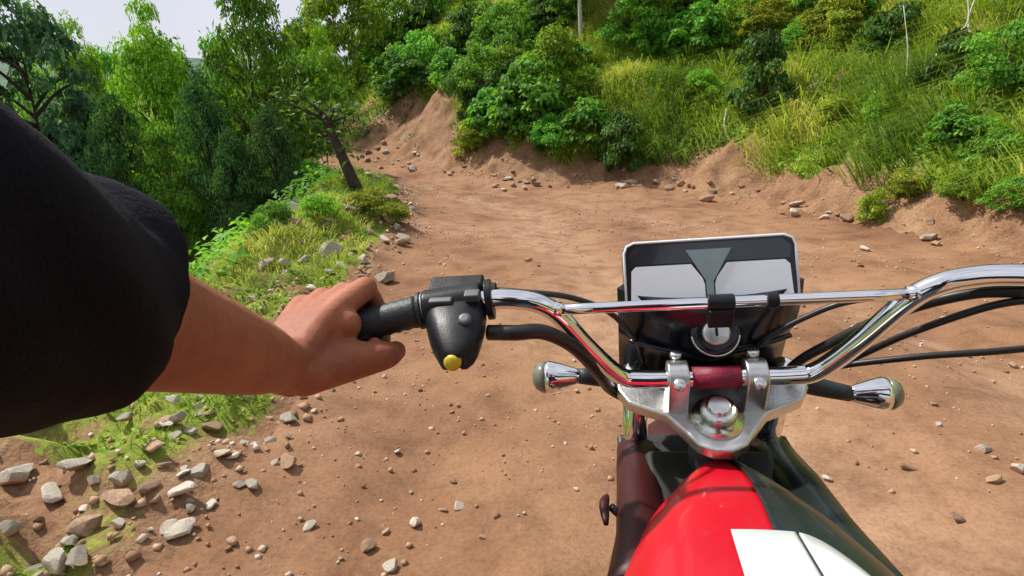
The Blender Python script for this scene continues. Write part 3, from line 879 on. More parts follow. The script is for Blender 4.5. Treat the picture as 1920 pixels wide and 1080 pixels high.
def on_edge(E, lo, hi, y0, y1):
    def f(g):
        y = g.uniform(y0, y1) if g.uniform() > .45 else g.uniform(y0, min(y1, y0 + 3))
        return np.interp(y, E[:, 1], E[:, 0]) + g.uniform(max(lo, -.18 - .28 * (y - 1)), hi), y
    return f
scatter(44, on_edge(EDGE_L, -1.1, .15, 1.35, 3.6), (.075, .135, lambda s, r: not r and s > -.05), 'fist-sized to head-sized %s rock on the stony verge below the arm', '%s rocks on the near verge', 404, ['pale', 'grey', 'brown'], [.5, .3, .2])
scatter(100, on_edge(EDGE_L, -1.1, .25, 1.35, 4.6), (.025, .075, lambda s, r: not r and s > -.12), 'small %s stone in the stony strip along the valley-side verge', '%s stones on the near verge', 401, ['pale', 'grey', 'brown'], [.5, .3, .2])
scatter(64, on_edge(EDGE_L, -1.0, .25, 4.8, 12.5), (.08, .24, lambda s, r: not r and s > -.15), 'larger %s stone among grass farther along the verge', '%s stones on the farther verge', 402, ['pale', 'grey', 'brown'], [.35, .35, .3])
def foot(g):
    i = g.uniform(3, len(EDGE_R) - 2.2); a = EDGE_R[int(i)]; b = EDGE_R[int(i) + 1]
    p = a + (b - a) * (i % 1); return p[0] + g.normal() * .22, p[1] + g.normal() * .22
scatter(58, foot, (.08, .26, lambda s, r: r and -.5 < s < .7), '%s stone fallen to the foot of the hillside bank', '%s stones at the bank foot', 403, ['pale', 'brown', 'grey'], [.3, .5, .2])
for px, py, sp in [(928, 352, 20), (945, 358, 16), (962, 350, 22), (985, 356, 18), (1005, 348, 24), (1030, 352, 16), (1000, 338, 14), (1160, 352, 26), (1185, 345, 22), (1230, 346, 30), (1255, 356, 24), (1290, 352, 18), (1330, 348, 16), (1390, 352, 18), (1420, 358, 14)]:
    p = hit(px, py); d = p[1] / ray(px, py)[1]
    put_stone(random.choice(['brown', 'pale', 'brown']), p[0], p[1], sp * d / FPX, 'stone in the row of rubble where the grassy bank meets the road', 'rubble row along the bank')
# far heap of stones at the bend
for i in range(16):
    px, py = random.uniform(645, 790), random.uniform(262, 330)
    p = hit(px, py); put_stone(random.choice(['brown', 'grey', 'pale']), p[0], p[1], random.uniform(.15, .42), 'stone in the rubble at the outer side of the road bend', 'rubble at the bend')
# pebbles and crumbs: uncountable
def pebbles():
    g = np.random.default_rng(9); n = 7500
    x = g.uniform(-3, 6.5, n * 2); y = 1.0 + 15 * g.uniform(0, 1, n * 2) ** 1.7
    z, s, r, v = terrain(x, y, True)
    dens = np.clip(.25 + 1.4 * vnoise(x * .8, y * .8, 61) + 1.2 * np.exp(-np.abs(s) * 2.5), .05, 1)
    k = (g.uniform(0, 1, n * 2) < dens) & (s < .8)
    x, y, z = x[k][:n], y[k][:n], z[k][:n]; s = s[k][:n]; m = len(x)
    o = np.array([[1, 0, 0], [0, 1, 0], [-1, 0, 0], [0, -1, 0], [0, 0, .8], [0, 0, -.8]], float)
    sz = (.004 + .013 * g.uniform(0, 1, m) ** 3 + .0006 * y)[:, None, None] * np.where((s > -.1) & (x < 0), 1.7, 1)[:, None, None]
    a = g.uniform(0, 6.28, m)[:, None]
    O = o[None] * g.uniform(.6, 1.3, (m, 6, 1)) + g.normal(size=(m, 6, 3)) * .15
    X = O[..., 0] * np.cos(a) - O[..., 1] * np.sin(a); Y = O[..., 0] * np.sin(a) + O[..., 1] * np.cos(a)
    P = np.stack([X, Y, O[..., 2]], -1) * sz + np.stack([x, y, z + sz[:, 0, 0] * .25], 1)[:, None]
    k6 = np.arange(m)[:, None] * 6
    F = np.concatenate([k6 + [list(t)] for t in ((0, 1, 4), (1, 2, 4), (2, 3, 4), (3, 0, 4), (1, 0, 5), (2, 1, 5), (3, 2, 5), (0, 3, 5))])
    me = mesh_np('pebbles', P.reshape(-1, 3), F, False, {'rnd': np.repeat(g.uniform(0, 1, m), 6)})
    mt, nt, p, o_ = new_mat('pebble')
    at_ = nt.nodes.new('ShaderNodeAttribute'); at_.attribute_name = 'rnd'
    nt.links.new(ramp(nt, at_.outputs['Fac'], [(0, (.22, .12, .07)), (.5, (.42, .25, .15)), (.8, (.5, .36, .25)), (1, (.62, .55, .45))]), p.inputs['Base Color'])
    p.inputs['Roughness'].default_value = .9
    me.materials.append(mt)
    tag(link('pebbles', me), 'scattered pebbles and crumbs of soil on the dirt road', 'gravel', kind='stuff')
pebbles()

# ------------------------------------------------------------------ motorcycle
YAW, LEAN, RAKE, STEER = R(-8.837), R(-4.829), R(26), R(.744)
NUT_W = np.array([.251, .63, .983])
NZ = NUT_W[2] / math.cos(LEAN)                     # nut height along the leaning bike
moto = link('motorcycle')
def rotm(ax, a): return np.array(Matrix.Rotation(a, 3, ax))
MBW = rotm('Z', YAW) @ rotm('Y', LEAN)
root_w = NUT_W - MBW @ np.array([0, 0, NZ])
moto.location = root_w
moto.rotation_euler = (0, LEAN, YAW)
tag(moto, 'red and black motorcycle with chrome handlebar, seen from the saddle on the dirt road', 'motorcycle')
MS = rotm('X', RAKE) @ rotm('Z', STEER)
def S(u, v, w): return MS @ np.array([u, v, w], float) + np.array([0, 0, NZ])      # steering frame -> bike frame
def SD(u, v, w): return MS @ np.array([u, v, w], float)
def B(x, y, z): return np.array([x, y, NZ + z], float)                              # bike frame about the stem nut
AX3 = [SD(1, 0, 0), SD(0, 1, 0), SD(0, 0, 1)]

M_chrome = simple('chrome', (.86, .87, .88), .07, 1, nscale=40, namp=.03, rvar=.04)
M_alu = simple('cast_aluminium', (.66, .66, .64), .32, 1, nscale=60, namp=.1, rvar=.08, bumps=.12, bscale=300)
M_steel = simple('zinc_steel', (.70, .70, .68), .22, 1, nscale=70, namp=.12, rvar=.1)
M_black = simple('black_plastic', (.012, .013, .016), .38, nscale=50, namp=.3, rvar=.1, bumps=.1, bscale=500)
M_black.node_tree.nodes['Principled BSDF'].inputs['Specular IOR Level'].default_value = .22
M_navy = simple('black_gloss', (.006, .008, .014), .22, nscale=40, namp=.3, rvar=.06)
M_rubber = simple('black_rubber', (.014, .020, .024), .5, nscale=60, namp=.3, bumps=.25, bscale=350)
M_cable = simple('cable_sheath', (.010, .010, .011), .42, nscale=60)
M_red = simple('red_paint', (.47, .003, .014), .36, coat=.25, nscale=5, namp=.08, rvar=.05)
M_darkred = simple('dark_red_plastic', (.038, .002, .004), .5, nscale=8, namp=.2)
M_wrap = simple('crimson_wrap', (.20, .006, .03), .55, nscale=60, namp=.3, bumps=.4, bscale=160)
M_tankblack = simple('black_green_paint', (.010, .018, .018), .34, coat=.25, nscale=8, namp=.3, rvar=.06)
M_white = simple('white_decal', (.62, .69, .67), .3, coat=.4, nscale=12, namp=.05)
M_dial = simple('dial_silver', (.80, .84, .90), .3, coat=.3, nscale=14, namp=.05)
M_dialshade = simple('dial_shade', (.016, .024, .032), .2, coat=.6, nscale=8, namp=.35)
M_tri = simple('dial_grey_green', (.20, .27, .28), .35, coat=.4, nscale=30, namp=.1)
M_yellow = simple('yellow_button', (.55, .42, .02), .4, nscale=40)
M_lens = simple('indicator_lens', (.17, .17, .13), .25, coat=.4, nscale=30, namp=.1)
M_redlens = simple('red_reflector', (.35, .01, .01), .15, coat=.6)
M_grey = simple('grey_button', (.075, .08, .088), .4, nscale=60)
M_tyre = simple('tyre_rubber', (.020, .019, .018), .8, nscale=30, bumps=.4, bscale=90)
M_engine = simple('engine_black', (.03, .03, .03), .5, nscale=20, bumps=.3)
M_purple = simple('purple_stripe', (.10, .03, .35), .35, coat=.5)
M_lime = simple('lime_stripe', (.55, .62, .05), .35, coat=.5)
M_seat = simple('seat_vinyl', (.015, .015, .016), .55, nscale=25, bumps=.3, bscale=200)

def mirror(P, s): return [(s * p[0], p[1], p[2]) for p in P]

# --- handlebar: one bent chrome tube
half = [(0, .030, .045), (.085, .030, .045), (.115, .030, .054), (.150, .030, .104), (.180, .030, .158), (.202, .029, .180), (.232, .027, .190), (.265, .023, .193), (.330, .012, .193), (.46, -.022, .187)]
pts = [S(-p[0], p[1], p[2]) for p in half[::-1]] + [S(*p) for p in half[1:]]
MB().add(*tube(smooth_path(pts, 7), .0112, 20)).build('handlebar', M_chrome, moto)
xb = [S(-.188, .028, .170), S(.188, .028, .170)]
MB().add(*tube(smooth_path([xb[0], (xb[0] + xb[1]) / 2, xb[1]], 4), .0062, 14)).build('crossbar', M_chrome, moto)
for s in (-1, 1):
    MB().add(*tube([S(s * .192, .028, .172), S(s * .176, .028, .170)], .0085, 14)).build('crossbar_socket', M_chrome, moto)
# strap and cable clip on the crossbar centre
st = MB(); st.add(*tube([S(-.020, .028, .170), S(.008, .028, .170)], .0092, 14))
st.add(*box(S(-.006, .022, .156), (.013, .007, .012), AX3)); st.build('cable_strap', M_black, moto, bevel=.0015)
MB().add(*tube([S(.040, .028, .170), S(.052, .028, .170)], .0088, 14)).build('cable_clip', M_black, moto, bevel=.001)

# --- grips
for s in (-1, 1):
    P = [S(s * u, np.interp(u, [.265, .33, .46], [.023, .012, -.022]), np.interp(u, [.33, .46], [.193, .187])) for u in np.linspace(.333 + (.024 if s > 0 else 0), .462, 26)]
    rad = [.0172 + (.0012 if k % 2 else 0) for k in range(26)]
    g_ = MB().add(*tube(P, rad, 24)).build('grip', M_rubber, moto)
    MB().add(*tube([S(s * (.3335 + (.024 if s > 0 else 0)), .0112 - (.006 if s > 0 else 0), .193), S(s * (.329 + (.024 if s > 0 else 0)), .012 - (.006 if s > 0 else 0), .193)], .021, 24)).build('grip_flange', M_rubber, g_, bevel=.001)
    if s < 0: MB().add(*tube([S(s * .3290, .012, .193), S(s * .3272, .0125, .193)], .0188, 24)).build('grip_ring', M_white, g_)

# --- left switch housing with its buttons
sw = MB()
tb = smooth_path([S(-.327, .013, .193), S(-.300, .017, .193), S(-.262, .0235, .193)], 4)
sw.add(*tube(tb, .0215, 20))
c0 = S(-.294, .034, .187)
sw.add(*box(c0, (.031, .024, .017), AX3))
housing = sw.build('switch_housing', M_black, moto, bevel=.003)
sk = MB()     # lower half tapering to the button at its tip
Vs, Fs = [], []
prof = [(.022, -.292, .033, .019), (.010, -.291, .034, .0215), (-.010, -.289, .033, .0215), (-.028, -.286, .029, .0195), (-.043, -.283, .0245, .0165), (-.054, -.281, .0195, .014), (-.062, -.281, .0140, .011), (-.065, -.281, .009, .007)]
for (v, uc, hu, hw) in prof:
    for k in range(24):
        t = 2 * PI * k / 24
        cx = math.copysign(abs(math.cos(t)) ** .6, math.cos(t)); sx = math.copysign(abs(math.sin(t)) ** .7, math.sin(t))
        Vs.append(S(uc + hu * cx, v + .004 * math.sin(3 * t), .188 + hw * sx))
for i in range(len(prof) - 1):
    for k in range(24): Fs.append((i * 24 + k, i * 24 + (k + 1) % 24, (i + 1) * 24 + (k + 1) % 24, (i + 1) * 24 + k))
Fs += [tuple(range(24)), tuple(range(7 * 24 + 23, 7 * 24 - 1, -1))]
sk.add(Vs, Fs); sk.build('switch_lower_shell', M_black, housing)
MB().add(*box(S(-.268, .010, .2125), (.0085, .006, .005), AX3)).build('button', M_grey, housing, bevel=.002)
MB().add(*box(S(-.303, .006, .2095), (.013, .0045, .004), AX3)).build('button', M_grey, housing, bevel=.002)
MB().add(*lathe([(.0075, 0), (.0075, .004), (.005, .006)], S(-.272, -.022, .2065), SD(0, -.2, 1), 20)).build('button', M_grey, housing, bevel=.002)
MB().add(*lathe([(.0085, -.004), (.0085, .006), (.006, .0085)], S(-.281, -.0630, .190), SD(-.1, -1, .55))).build('horn_button', M_yellow, housing)
MB().add(*tube([S(-.258, .0245, .193), S(-.2505, .0255, .193)], .0228, 20)).build('clamp_band', M_black, housing, bevel=.001)
# clutch perch and lever ahead of the grip
pv = MB(); pv.add(*box(S(-.268, .050, .172), (.014, .022, .007), AX3)); pv.add(*tube([S(-.272, .062, .162), S(-.272, .062, .178)], .008, 16))
lever = pv.build('clutch_perch', M_black, moto, bevel=.002)
MB().add(*tube(smooth_path([S(-.272, .062, .168), S(-.31, .064, .160), S(-.37, .054, .152), S(-.44, .044, .148), S(-.468, .050, .146)], 5), .0062, 12, squash=.7)).build('clutch_lever', M_black, moto)
# right side: throttle housing, brake perch and lever
th = MB(); th.add(*tube([S(.352, .007, .193), S(.305, .0165, .193)], .0215, 20)); th.add(*box(S(.330, .028, .187), (.025, .022, .017), AX3))
th.build('throttle_housing', M_black, moto, bevel=.003)
pv = MB(); pv.add(*box(S(.318, .045, .180), (.012, .030, .008), AX3)); pv.build('brake_perch', M_black, moto, bevel=.002)
MB().add(*tube(smooth_path([S(.318, .075, .180), S(.34, .085, .182), S(.38, .078, .182), S(.44, .070, .180), S(.468, .078, .178)], 5), .0062, 12, squash=.7)).build('brake_lever', M_alu, moto)

# --- handlebar clamps
for s in (-1, 1):
    Pf = []
    for k in range(9):
        t = R(-8 + 196 * k / 8)
        Pf.append((.031 + .021 * math.cos(t), .046 + .0205 * math.sin(t)))
    Pf += [(.008, .002), (.054, .002)]
    V_, F_ = [], []
    for du in (-.0125, .0125): V_ += [S(s * .045 + du, v, w) for v, w in Pf]
    m_ = len(Pf); F_ = [tuple(range(m_)), tuple(range(2 * m_ - 1, m_ - 1, -1))] + [(i, i + m_, (i + 1) % m_ + m_, (i + 1) % m_) for i in range(m_)]
    cl = MB().add(V_, F_).build('handlebar_clamp', M_alu, moto, bevel=.0025)
    for v in (.052, .012):
        b_ = MB(); b_.add(*lathe([(.0075, 0), (.0075, .007), (.006, .0085)], S(s * .045, v, .058 if v > .03 else .052), SD(0, .25 if v > .03 else -.35, 1), 18))
        bo = b_.build('bolt', M_steel, cl)
        MB().add(*lathe([(.0035, 0), (.0035, .0008)], S(s * .045, v, .058 if v > .03 else .052) + SD(0, .25 if v > .03 else -.35, 1) / math.hypot(1, .3) * .0086, SD(0, .25 if v > .03 else -.35, 1), 6))
# red wrapped sleeve between the clamps
MB().add(*tube([S(-.028, .030, .045), S(.028, .030, .045)], .0135, 20)).build('bar_wrap', M_wrap, moto)

# --- top yoke
yk = [(-.118, .048), (-.105, .026), (-.060, .006), (-.040, -.020), (-.028, -.037), (-.010, -.046), (.010, -.046), (.028, -.037), (.040, -.020), (.060, .006), (.105, .026), (.118, .048), (.118, .072), (.108, .092), (.085, .096), (.070, .080), (.030, .060), (-.030, .060), (-.070, .080), (-.085, .096), (-.108, .092), (-.118, .072)]
MB().add(*prism(yk, S(0, 0, .004), SD(1, 0, 0), SD(0, 1, 0), SD(0, 0, 1), .020)).build('top_yoke', M_alu, moto, bevel=.004)
wsh = MB().add(*lathe([(.031, 0), (.031, .003), (.027, .0045), (.027, .0065)], S(0, 0, .0042), SD(0, 0, 1), 36)).build('stem_washer', M_steel, moto)
hexn = MB().add(*lathe([(.0215, 0), (.0215, .012), (.0195, .0145), (.0145, .015), (.0145, .019), (.0125, .021)], S(0, 0, .0108), SD(0, 0, 1), 36)).build('stem_nut', M_steel, moto, bevel=.0008)
for k in range(2):
    pass
# --- forks, lower yoke, front wheel
L_FORK = .761
for s in (-1, 1):
    fl = MB(); fl.add(*tube([S(s * .093, .072, .0), S(s * .093, .072, -.44)], .0175, 18)); leg = fl.build('fork_tube', M_chrome, moto)
    MB().add(*tube([S(s * .093, .072, -.36), S(s * .093, .072, -.79)], .026, 18)).build('fork_slider', M_engine, leg, bevel=.002)
    MB().add(*lathe([(.019, 0), (.019, .006), (.013, .008), (.013, .014), (.010, .0155)], S(s * .093, .072, .004), SD(0, 0, 1), 24)).build('fork_cap', M_chrome, leg)
MB().add(*box(S(0, .045, -.17), (.12, .045, .017), AX3)).build('lower_yoke', M_engine, moto, bevel=.006)
MB().add(*tube([S(0, 0, -.005), S(0, 0, -.20)], .03, 20)).build('steering_head', M_engine, moto)
axle_f = S(0, .072, -.745)
RW = float(axle_f[2])
def wheel(c, r, name='wheel'):
    e = link(name, None, moto); e.location = c
    w = MB(); P = [(0, (r - .045) * math.cos(t), (r - .045) * math.sin(t)) for t in np.linspace(0, 2 * PI, 65)]
    V_, F_ = [], []
    for k in range(64):
        t = 2 * PI * k / 64
        for j in range(12):
            a = 2 * PI * j / 12; lug = 1.06 if (k % 2 and 1 <= j <= 5) else 1
            rr = r - .045 + .042 * lug * math.sin(a); V_.append((.047 * math.cos(a), rr * math.cos(t), rr * math.sin(t)))
    F_ = [(k * 12 + j, k * 12 + (j + 1) % 12, ((k + 1) % 64) * 12 + (j + 1) % 12, ((k + 1) % 64) * 12 + j) for k in range(64) for j in range(12)]
    w.add(V_, F_); w.build('tyre', M_tyre, e)
    rm = MB(); V_, F_ = [], []
    for k in range(48):
        t = 2 * PI * k / 48
        for (x, rr) in ((-.028, r - .075), (-.024, r - .092), (.024, r - .092), (.028, r - .075)): V_.append((x, rr * math.cos(t), rr * math.sin(t)))
    F_ = [(k * 4 + j, k * 4 + (j + 1) % 4, ((k + 1) % 48) * 4 + (j + 1) % 4, ((k + 1) % 48) * 4 + j) for k in range(48) for j in range(4)]
    rm.add(V_, F_); rm.build('rim', M_chrome, e)
    MB().add(*lathe([(.025, -.07), (.06, -.06), (.06, -.03), (.03, -.025), (.03, .025), (.06, .03), (.06, .06), (.025, .07)], (0, 0, 0), (1, 0, 0))).build('hub', M_alu, e)
    sp = MB()
    for k in range(32):
        t = 2 * PI * k / 32; a = t + (.35 if k % 4 < 2 else -.35); x = .03 if k % 2 else -.03
        sp.add(*tube([(x, .055 * math.cos(a), .055 * math.sin(a)), (0, (r - .088) * math.cos(t), (r - .088) * math.sin(t))], .0018, 5, cap=False))
    sp.build('spokes', M_chrome, e)
    return e
wheel(axle_f, RW)
axle_r = np.array([0, axle_f[1] - 1.28, RW]); wheel(axle_r, RW)
MB().add(*tube([axle_f + [-.1, 0, 0], axle_f + [.1, 0, 0]], .009, 12)).build('axle', M_steel, moto)
def fender(c, r, a0, a1, w, name, mat):
    m_ = MB(); V_, F_ = [], []
    ts = np.linspace(R(a0), R(a1), 22); xs = np.linspace(-1, 1, 9)
    for t in ts:
        for x in xs:
            rr = r - .03 * abs(x) ** 2.5
            V_.append((c[0] + x * w, c[1] + rr * math.cos(t), c[2] + rr * math.sin(t)))
    F_ = [(i * 9 + j, i * 9 + j + 1, (i + 1) * 9 + j + 1, (i + 1) * 9 + j) for i in range(21) for j in range(8)]
    o = m_.add(V_, F_).build(name, mat, moto); s_ = o.modifiers.new('s', 'SOLIDIFY'); s_.thickness = .004
    return o
fender(axle_f, RW + .035, 20, 150, .062, 'front_fender', M_darkred)
fender(axle_r, RW + .05, 30, 170, .075, 'rear_fender', M_engine)

# --- meter: housing, dial, ignition lock
mc = S(0, .121, .1375); e1 = SD(1, 0, 0); e2 = SD(0, .69, .7238); en = SD(0, -.7238, .69)
meter = MB().add(*prism(round_rect(.103, .041, .014, r2=.004), mc, e1, e2, en, .05)).build('meter', M_navy, moto, bevel=.003)
# raised pale rim round three sides
rim_p = [(-.1015, -.037), (-.1015, .027), (-.098, .0355), (-.089, .0395), (.089, .0395), (.098, .0355), (.1015, .027), (.1015, -.037)]
MB().add(*tube([mc + e1 * x + e2 * y + en * .001 for x, y in rim_p], .0016, 8)).build('meter_rim', M_dial, meter)
fc = mc + en * .0008
for s in (-1, 1):
    poly = [(s * .006, -.040), (s * .096, -.040), (s * .0935, .004), (s * .088, .0095), (s * .021, .0095), (s * .0085, -.008), (s * .006, -.016)]
    if s < 0: poly = poly[::-1]
    MB().add(*prism(poly, fc + en * .0012, e1, e2, en, .0012)).build('dial_plate', M_dial, meter, smooth=False)
MB().add(*prism([(-.094, .0115), (.094, .0115), (.096, .026), (.086, .0355), (-.086, .0355), (-.096, .026)], fc + en * .0006, e1, e2, en, .0006)).build('dial_top_shade', M_dialshade, meter, smooth=False)  # shade across the dial top, built as a thin dark band
MB().add(*prism([(-.004, -.040), (.004, -.040), (.0045, -.012), (.027, .027), (-.027, .027), (-.0045, -.012)], fc + en * .0022, e1, e2, en, .0022)).build('dial_triangle', M_tri, meter, smooth=False)
# cowl (headlight shell) behind the clamps
Vc, Fc = [], []
ws = [.120, .100, .085, .060, .048, .038, .0, -.045, -.085]
vv = [.088, .082, .080, .082, .080, .090, .098, .100, .098]
us = np.linspace(-1, 1, 17)
for w, v in zip(ws, vv):
    for u in us:
        hw = .112 if w > -.05 else .108
        Vc.append(S(u * hw, v + .030 * abs(u) ** 3 - .004 * (1 - u * u), w))
for i in range(len(ws) - 1):
    for j in range(16):
        Fc.append((i * 17 + j, i * 17 + j + 1, (i + 1) * 17 + j + 1, (i + 1) * 17 + j))
cowl = MB().add(Vc, Fc).build('headlight_cowl', M_navy, moto)
sm = cowl.modifiers.new('s', 'SOLIDIFY'); sm.thickness = .09; sm.offset = 1
bv = cowl.modifiers.new('b', 'BEVEL'); bv.width = .006; bv.segments = 3; bv.limit_method = 'ANGLE'; bv.angle_limit = R(50)
MB().add(*tube(smooth_path([S(-.100, .090, .052), S(-.060, .078, .047), S(-.028, .075, .040), S(0, .074, .030), S(.028, .075, .040), S(.060, .078, .047), S(.100, .090, .052)], 5), .0035, 10)).build('cowl_ridge', M_navy, cowl)
hl = MB().add(*lathe([(.095, 0), (.092, .02), (.075, .03), (.03, .036)], S(0, .185, -.02), SD(0, 1, -.5), 32)).build('headlight', M_lens, moto)
lk = S(.004, .076, .074); la = SD(0, -.62, .78)
lock = MB().add(*lathe([(.030, -.012), (.030, .004), (.026, .008), (.021, .009)], lk, la, 32)).build('ignition_lock', M_navy, moto, bevel=.001)
MB().add(*lathe([(.0165, .006), (.0165, .013), (.0135, .0145)], lk, la, 32)).build('lock_barrel', M_alu, lock)
MB().add(*box(lk + la * .0147, (.0016, .005, .0006), [SD(1, 0, 0), SD(0, .78, .62), la])).build('key_slot', M_black, lock, smooth=False)
MB().add(*tube([lk + (SD(1, 0, 0) * math.cos(t) + SD(0, .78, .62) * math.sin(t)) * .0285 + la * .0055 for t in np.linspace(R(185), R(355), 20)], .0012, 8)).build('lock_ring', M_steel, lock)

# --- indicators
for s, c in ((-1, (-.203, .098, -.026)), (1, (.232, .098, -.078))):
    a = SD(s, 0, -.02); cc = S(*c)
    base = S(s * .095, .112, -.045)
    i_ = MB().add(*lathe([(.009, -.036), (.012, -.028), (.0195, -.006), (.0235, .008), (.023, .014)], cc, a, 28)).build('indicator', M_chrome, moto)
    MB().add(*lathe([(.0228, .014), (.022, .021), (.017, .029), (.009, .033), (.002, .034)], cc, a, 28)).build('indicator_lens', M_lens, i_)
    MB().add(*tube(smooth_path([base, (base + cc - a * .032) / 2 + SD(0, 0, -.004), cc - a * .032], 4), np.linspace(.016, .011, 9), 14)).build('indicator_stalk', M_rubber, i_)

# --- cables
def cable(P, r, mat=None): return MB().add(*tube(smooth_path(P, 8), r, 10)).build('cable', mat or M_cable, moto)
cable([S(-.268, .072, .168), S(-.225, .064, .168), S(-.17, .062, .158), S(-.125, .066, .128), S(-.10, .072, .085), S(-.085, .105, .02), S(-.06, .11, -.12)], .0035)
cable([S(-.255, -.010, .176), S(-.225, -.012, .176), S(-.195, -.002, .165), S(-.165, .012, .125), S(-.140, .030, .060), S(-.125, .060, -.01), S(-.09, .085, -.07)], .0085)
cable([S(.318, .075, .165), S(.240, .050, .150), S(.150, .060, .135), S(.105, .066, .108), S(.060, .070, .062), S(.045, .085, -.01), S(.05, .09, -.12)], .0034)
cable([S(.276, .018, .176), S(.235, .030, .165), S(.185, .045, .128), S(.135, .058, .070), S(.100, .066, .018), S(.072, .07, -.07), S(.05, .06, -.15)], .0060)
cable([S(.290, .012, .172), S(.250, .020, .155), S(.200, .040, .098), S(.158, .062, .030), S(.120, .085, -.02), S(.09, .10, -.09)], .0040)
cable([S(.325, .076, .176), S(.385, .076, .170), S(.440, .068, .120), S(.42, .060, .062), S(.33, .060, .045), S(.24, .075, .020), S(.15, .10, -.03), S(.09, .11, -.10)], .0042)

# --- tank with its shrouds and panels
TY = [.012, -.012, -.04, -.08, -.13, -.19, -.26, -.34, -.42, -.47]
TW = [.030, .054, .078, .106, .131, .151, .164, .160, .140, .108]
TZ = [-.062, -.048, -.040, -.032, -.024, -.018, -.014, -.018, -.040, -.075]
def tank_pt(y, th, off=0):
    """th: -90 (left bottom) .. 90 (right bottom), 0 = top ridge"""
    w = np.interp(y, TY[::-1], TW[::-1]) + off; zt = np.interp(y, TY[::-1], TZ[::-1]) + off
    t = R(th); sx = math.copysign(abs(math.sin(t)) ** .8, t); cz = abs(math.cos(t)) ** .62
    hgt = .20
    return B(w * sx, y, zt - hgt + hgt * cz)
def tank_patch(y0, y1, t0, t1, off, ny=18, nt=30):
    m_ = MB(); V_ = []; F_ = []
    for y in np.linspace(y0, y1, ny):
        a0 = t0(y) if callable(t0) else t0; a1 = t1(y) if callable(t1) else t1
        for k in range(nt): V_.append(tank_pt(y, a0 + (a1 - a0) * k / (nt - 1), off))
    F_ = [(i * nt + j, i * nt + j + 1, (i + 1) * nt + j + 1, (i + 1) * nt + j) for i in range(ny - 1) for j in range(nt - 1)]
    return m_.add(V_, F_)
tk = tank_patch(.012, -.47, -98, 98, 0, 40, 61)
n0 = 61
tk.f.append(tuple(range(n0))); tk.f.append(tuple(range(39 * n0 + n0 - 1, 39 * n0 - 1, -1)))
tank = tk.build('fuel_tank', M_red, moto)
bp = tank_patch(.008, -.46, lambda y: np.interp(y, [-.46, -.2, -.10, 0], [4, 3, 6, 10]), 92, .0022, 40, 40).build('tank_side_panel', M_tankblack, tank)
bp['label'] = 'glossy black side panel of the tank'
so = bp.modifiers.new('s', 'SOLIDIFY'); so.thickness = .003
# white decal panel on the tank top: two halves with a seam
def decal(a0, a1, y0):
    V_, F_ = [], []
    ts = np.linspace(a0, a1, 16); ys = np.linspace(0, 1, 10)
    for t in ts:
        top = y0(t)
        for q in ys: V_.append(tank_pt(top + (-.36 - top) * q, t, .0052))
    F_ = [(i * 10 + j, (i + 1) * 10 + j, (i + 1) * 10 + j + 1, i * 10 + j + 1) for i in range(15) for j in range(9)]
    o = MB().add(V_, F_).build('tank_top_panel', M_white, tank)
    q = o.modifiers.new('s', 'SOLIDIFY'); q.thickness = .003
    o['label'] = 'white panel half on the tank top'
edge_y = lambda t: -.182 - .9 * (max(0, t - 8) / 50.) ** 2 * .55 - .007
decal(-5, 8.2, edge_y); decal(9.2, 27, edge_y)
# pale metal strip standing in for the highlight streak on the right flank
V_ = [tank_pt(y, th, .006) for y in np.linspace(-.155, -.235, 12) for th in (52 + 0 * y, 57)]
MB().add(V_, [(2 * i, 2 * i + 1, 2 * i + 3, 2 * i + 2) for i in range(11)]).build('tank_highlight', M_alu, tank)
# stripes on the left flank
for th0, mt in ((-76, M_purple), (-84, M_lime)):
    V_ = [tank_pt(y, th, .003) for y in np.linspace(-.14, -.40, 16) for th in (th0, th0 - 6)]
    MB().add(V_, [(2 * i, 2 * i + 1, 2 * i + 3, 2 * i + 2) for i in range(15)]).build('tank_stripe', mt, tank)
# shrouds running forward along both sides of the fork
for s in (-1, 1):
    V_, F_ = [], []
    ys = np.linspace(.12, -.19, 14)
    for y in ys:
        k = (0.085 - y) / .275
        xo = np.interp(y, [-.19, -.10, .085], [.140, .126, .122])
        zt = np.interp(y, [-.19, -.10, .0, .085], [-.060, -.062, -.070, -.086])
        for (fx, dz) in ((.56, -.012), (.78, .0), (.93, -.006), (1.0, -.022), (1.02, -.06), (.98, -.14), (.90, -.22)):
            V_.append(B(s * xo * fx, y, zt + dz))
    F_ = [(i * 7 + j, i * 7 + j + 1, (i + 1) * 7 + j + 1, (i + 1) * 7 + j) for i in range(13) for j in range(6)]
    sh = MB().add(V_, F_).build('tank_shroud', M_darkred if s < 0 else M_tankblack, tank)
    q = sh.modifiers.new('s', 'SOLIDIFY'); q.thickness = .004
# red side reflector on the left of the shroud
rf = MB().add(*lathe([(.012, -.006), (.016, 0), (.016, .006), (.013, .009)], B(-.146, -.075, -.075), (-1, .1, .25), 24)); 
rf = MB().add(*tube(smooth_path([B(-.137, -.035, -.085), B(-.140, -.062, -.078), B(-.138, -.092, -.082)], 5), [.003, .004, .005, .0055, .006, .006, .006, .0055, .005, .004, .003], 14)).build('side_reflector', M_darkred, moto)
MB().add(*tube([B(-.132, -.06, -.082), B(-.116, -.06, -.10)], .005, 10)).build('reflector_bracket', M_black, rf)
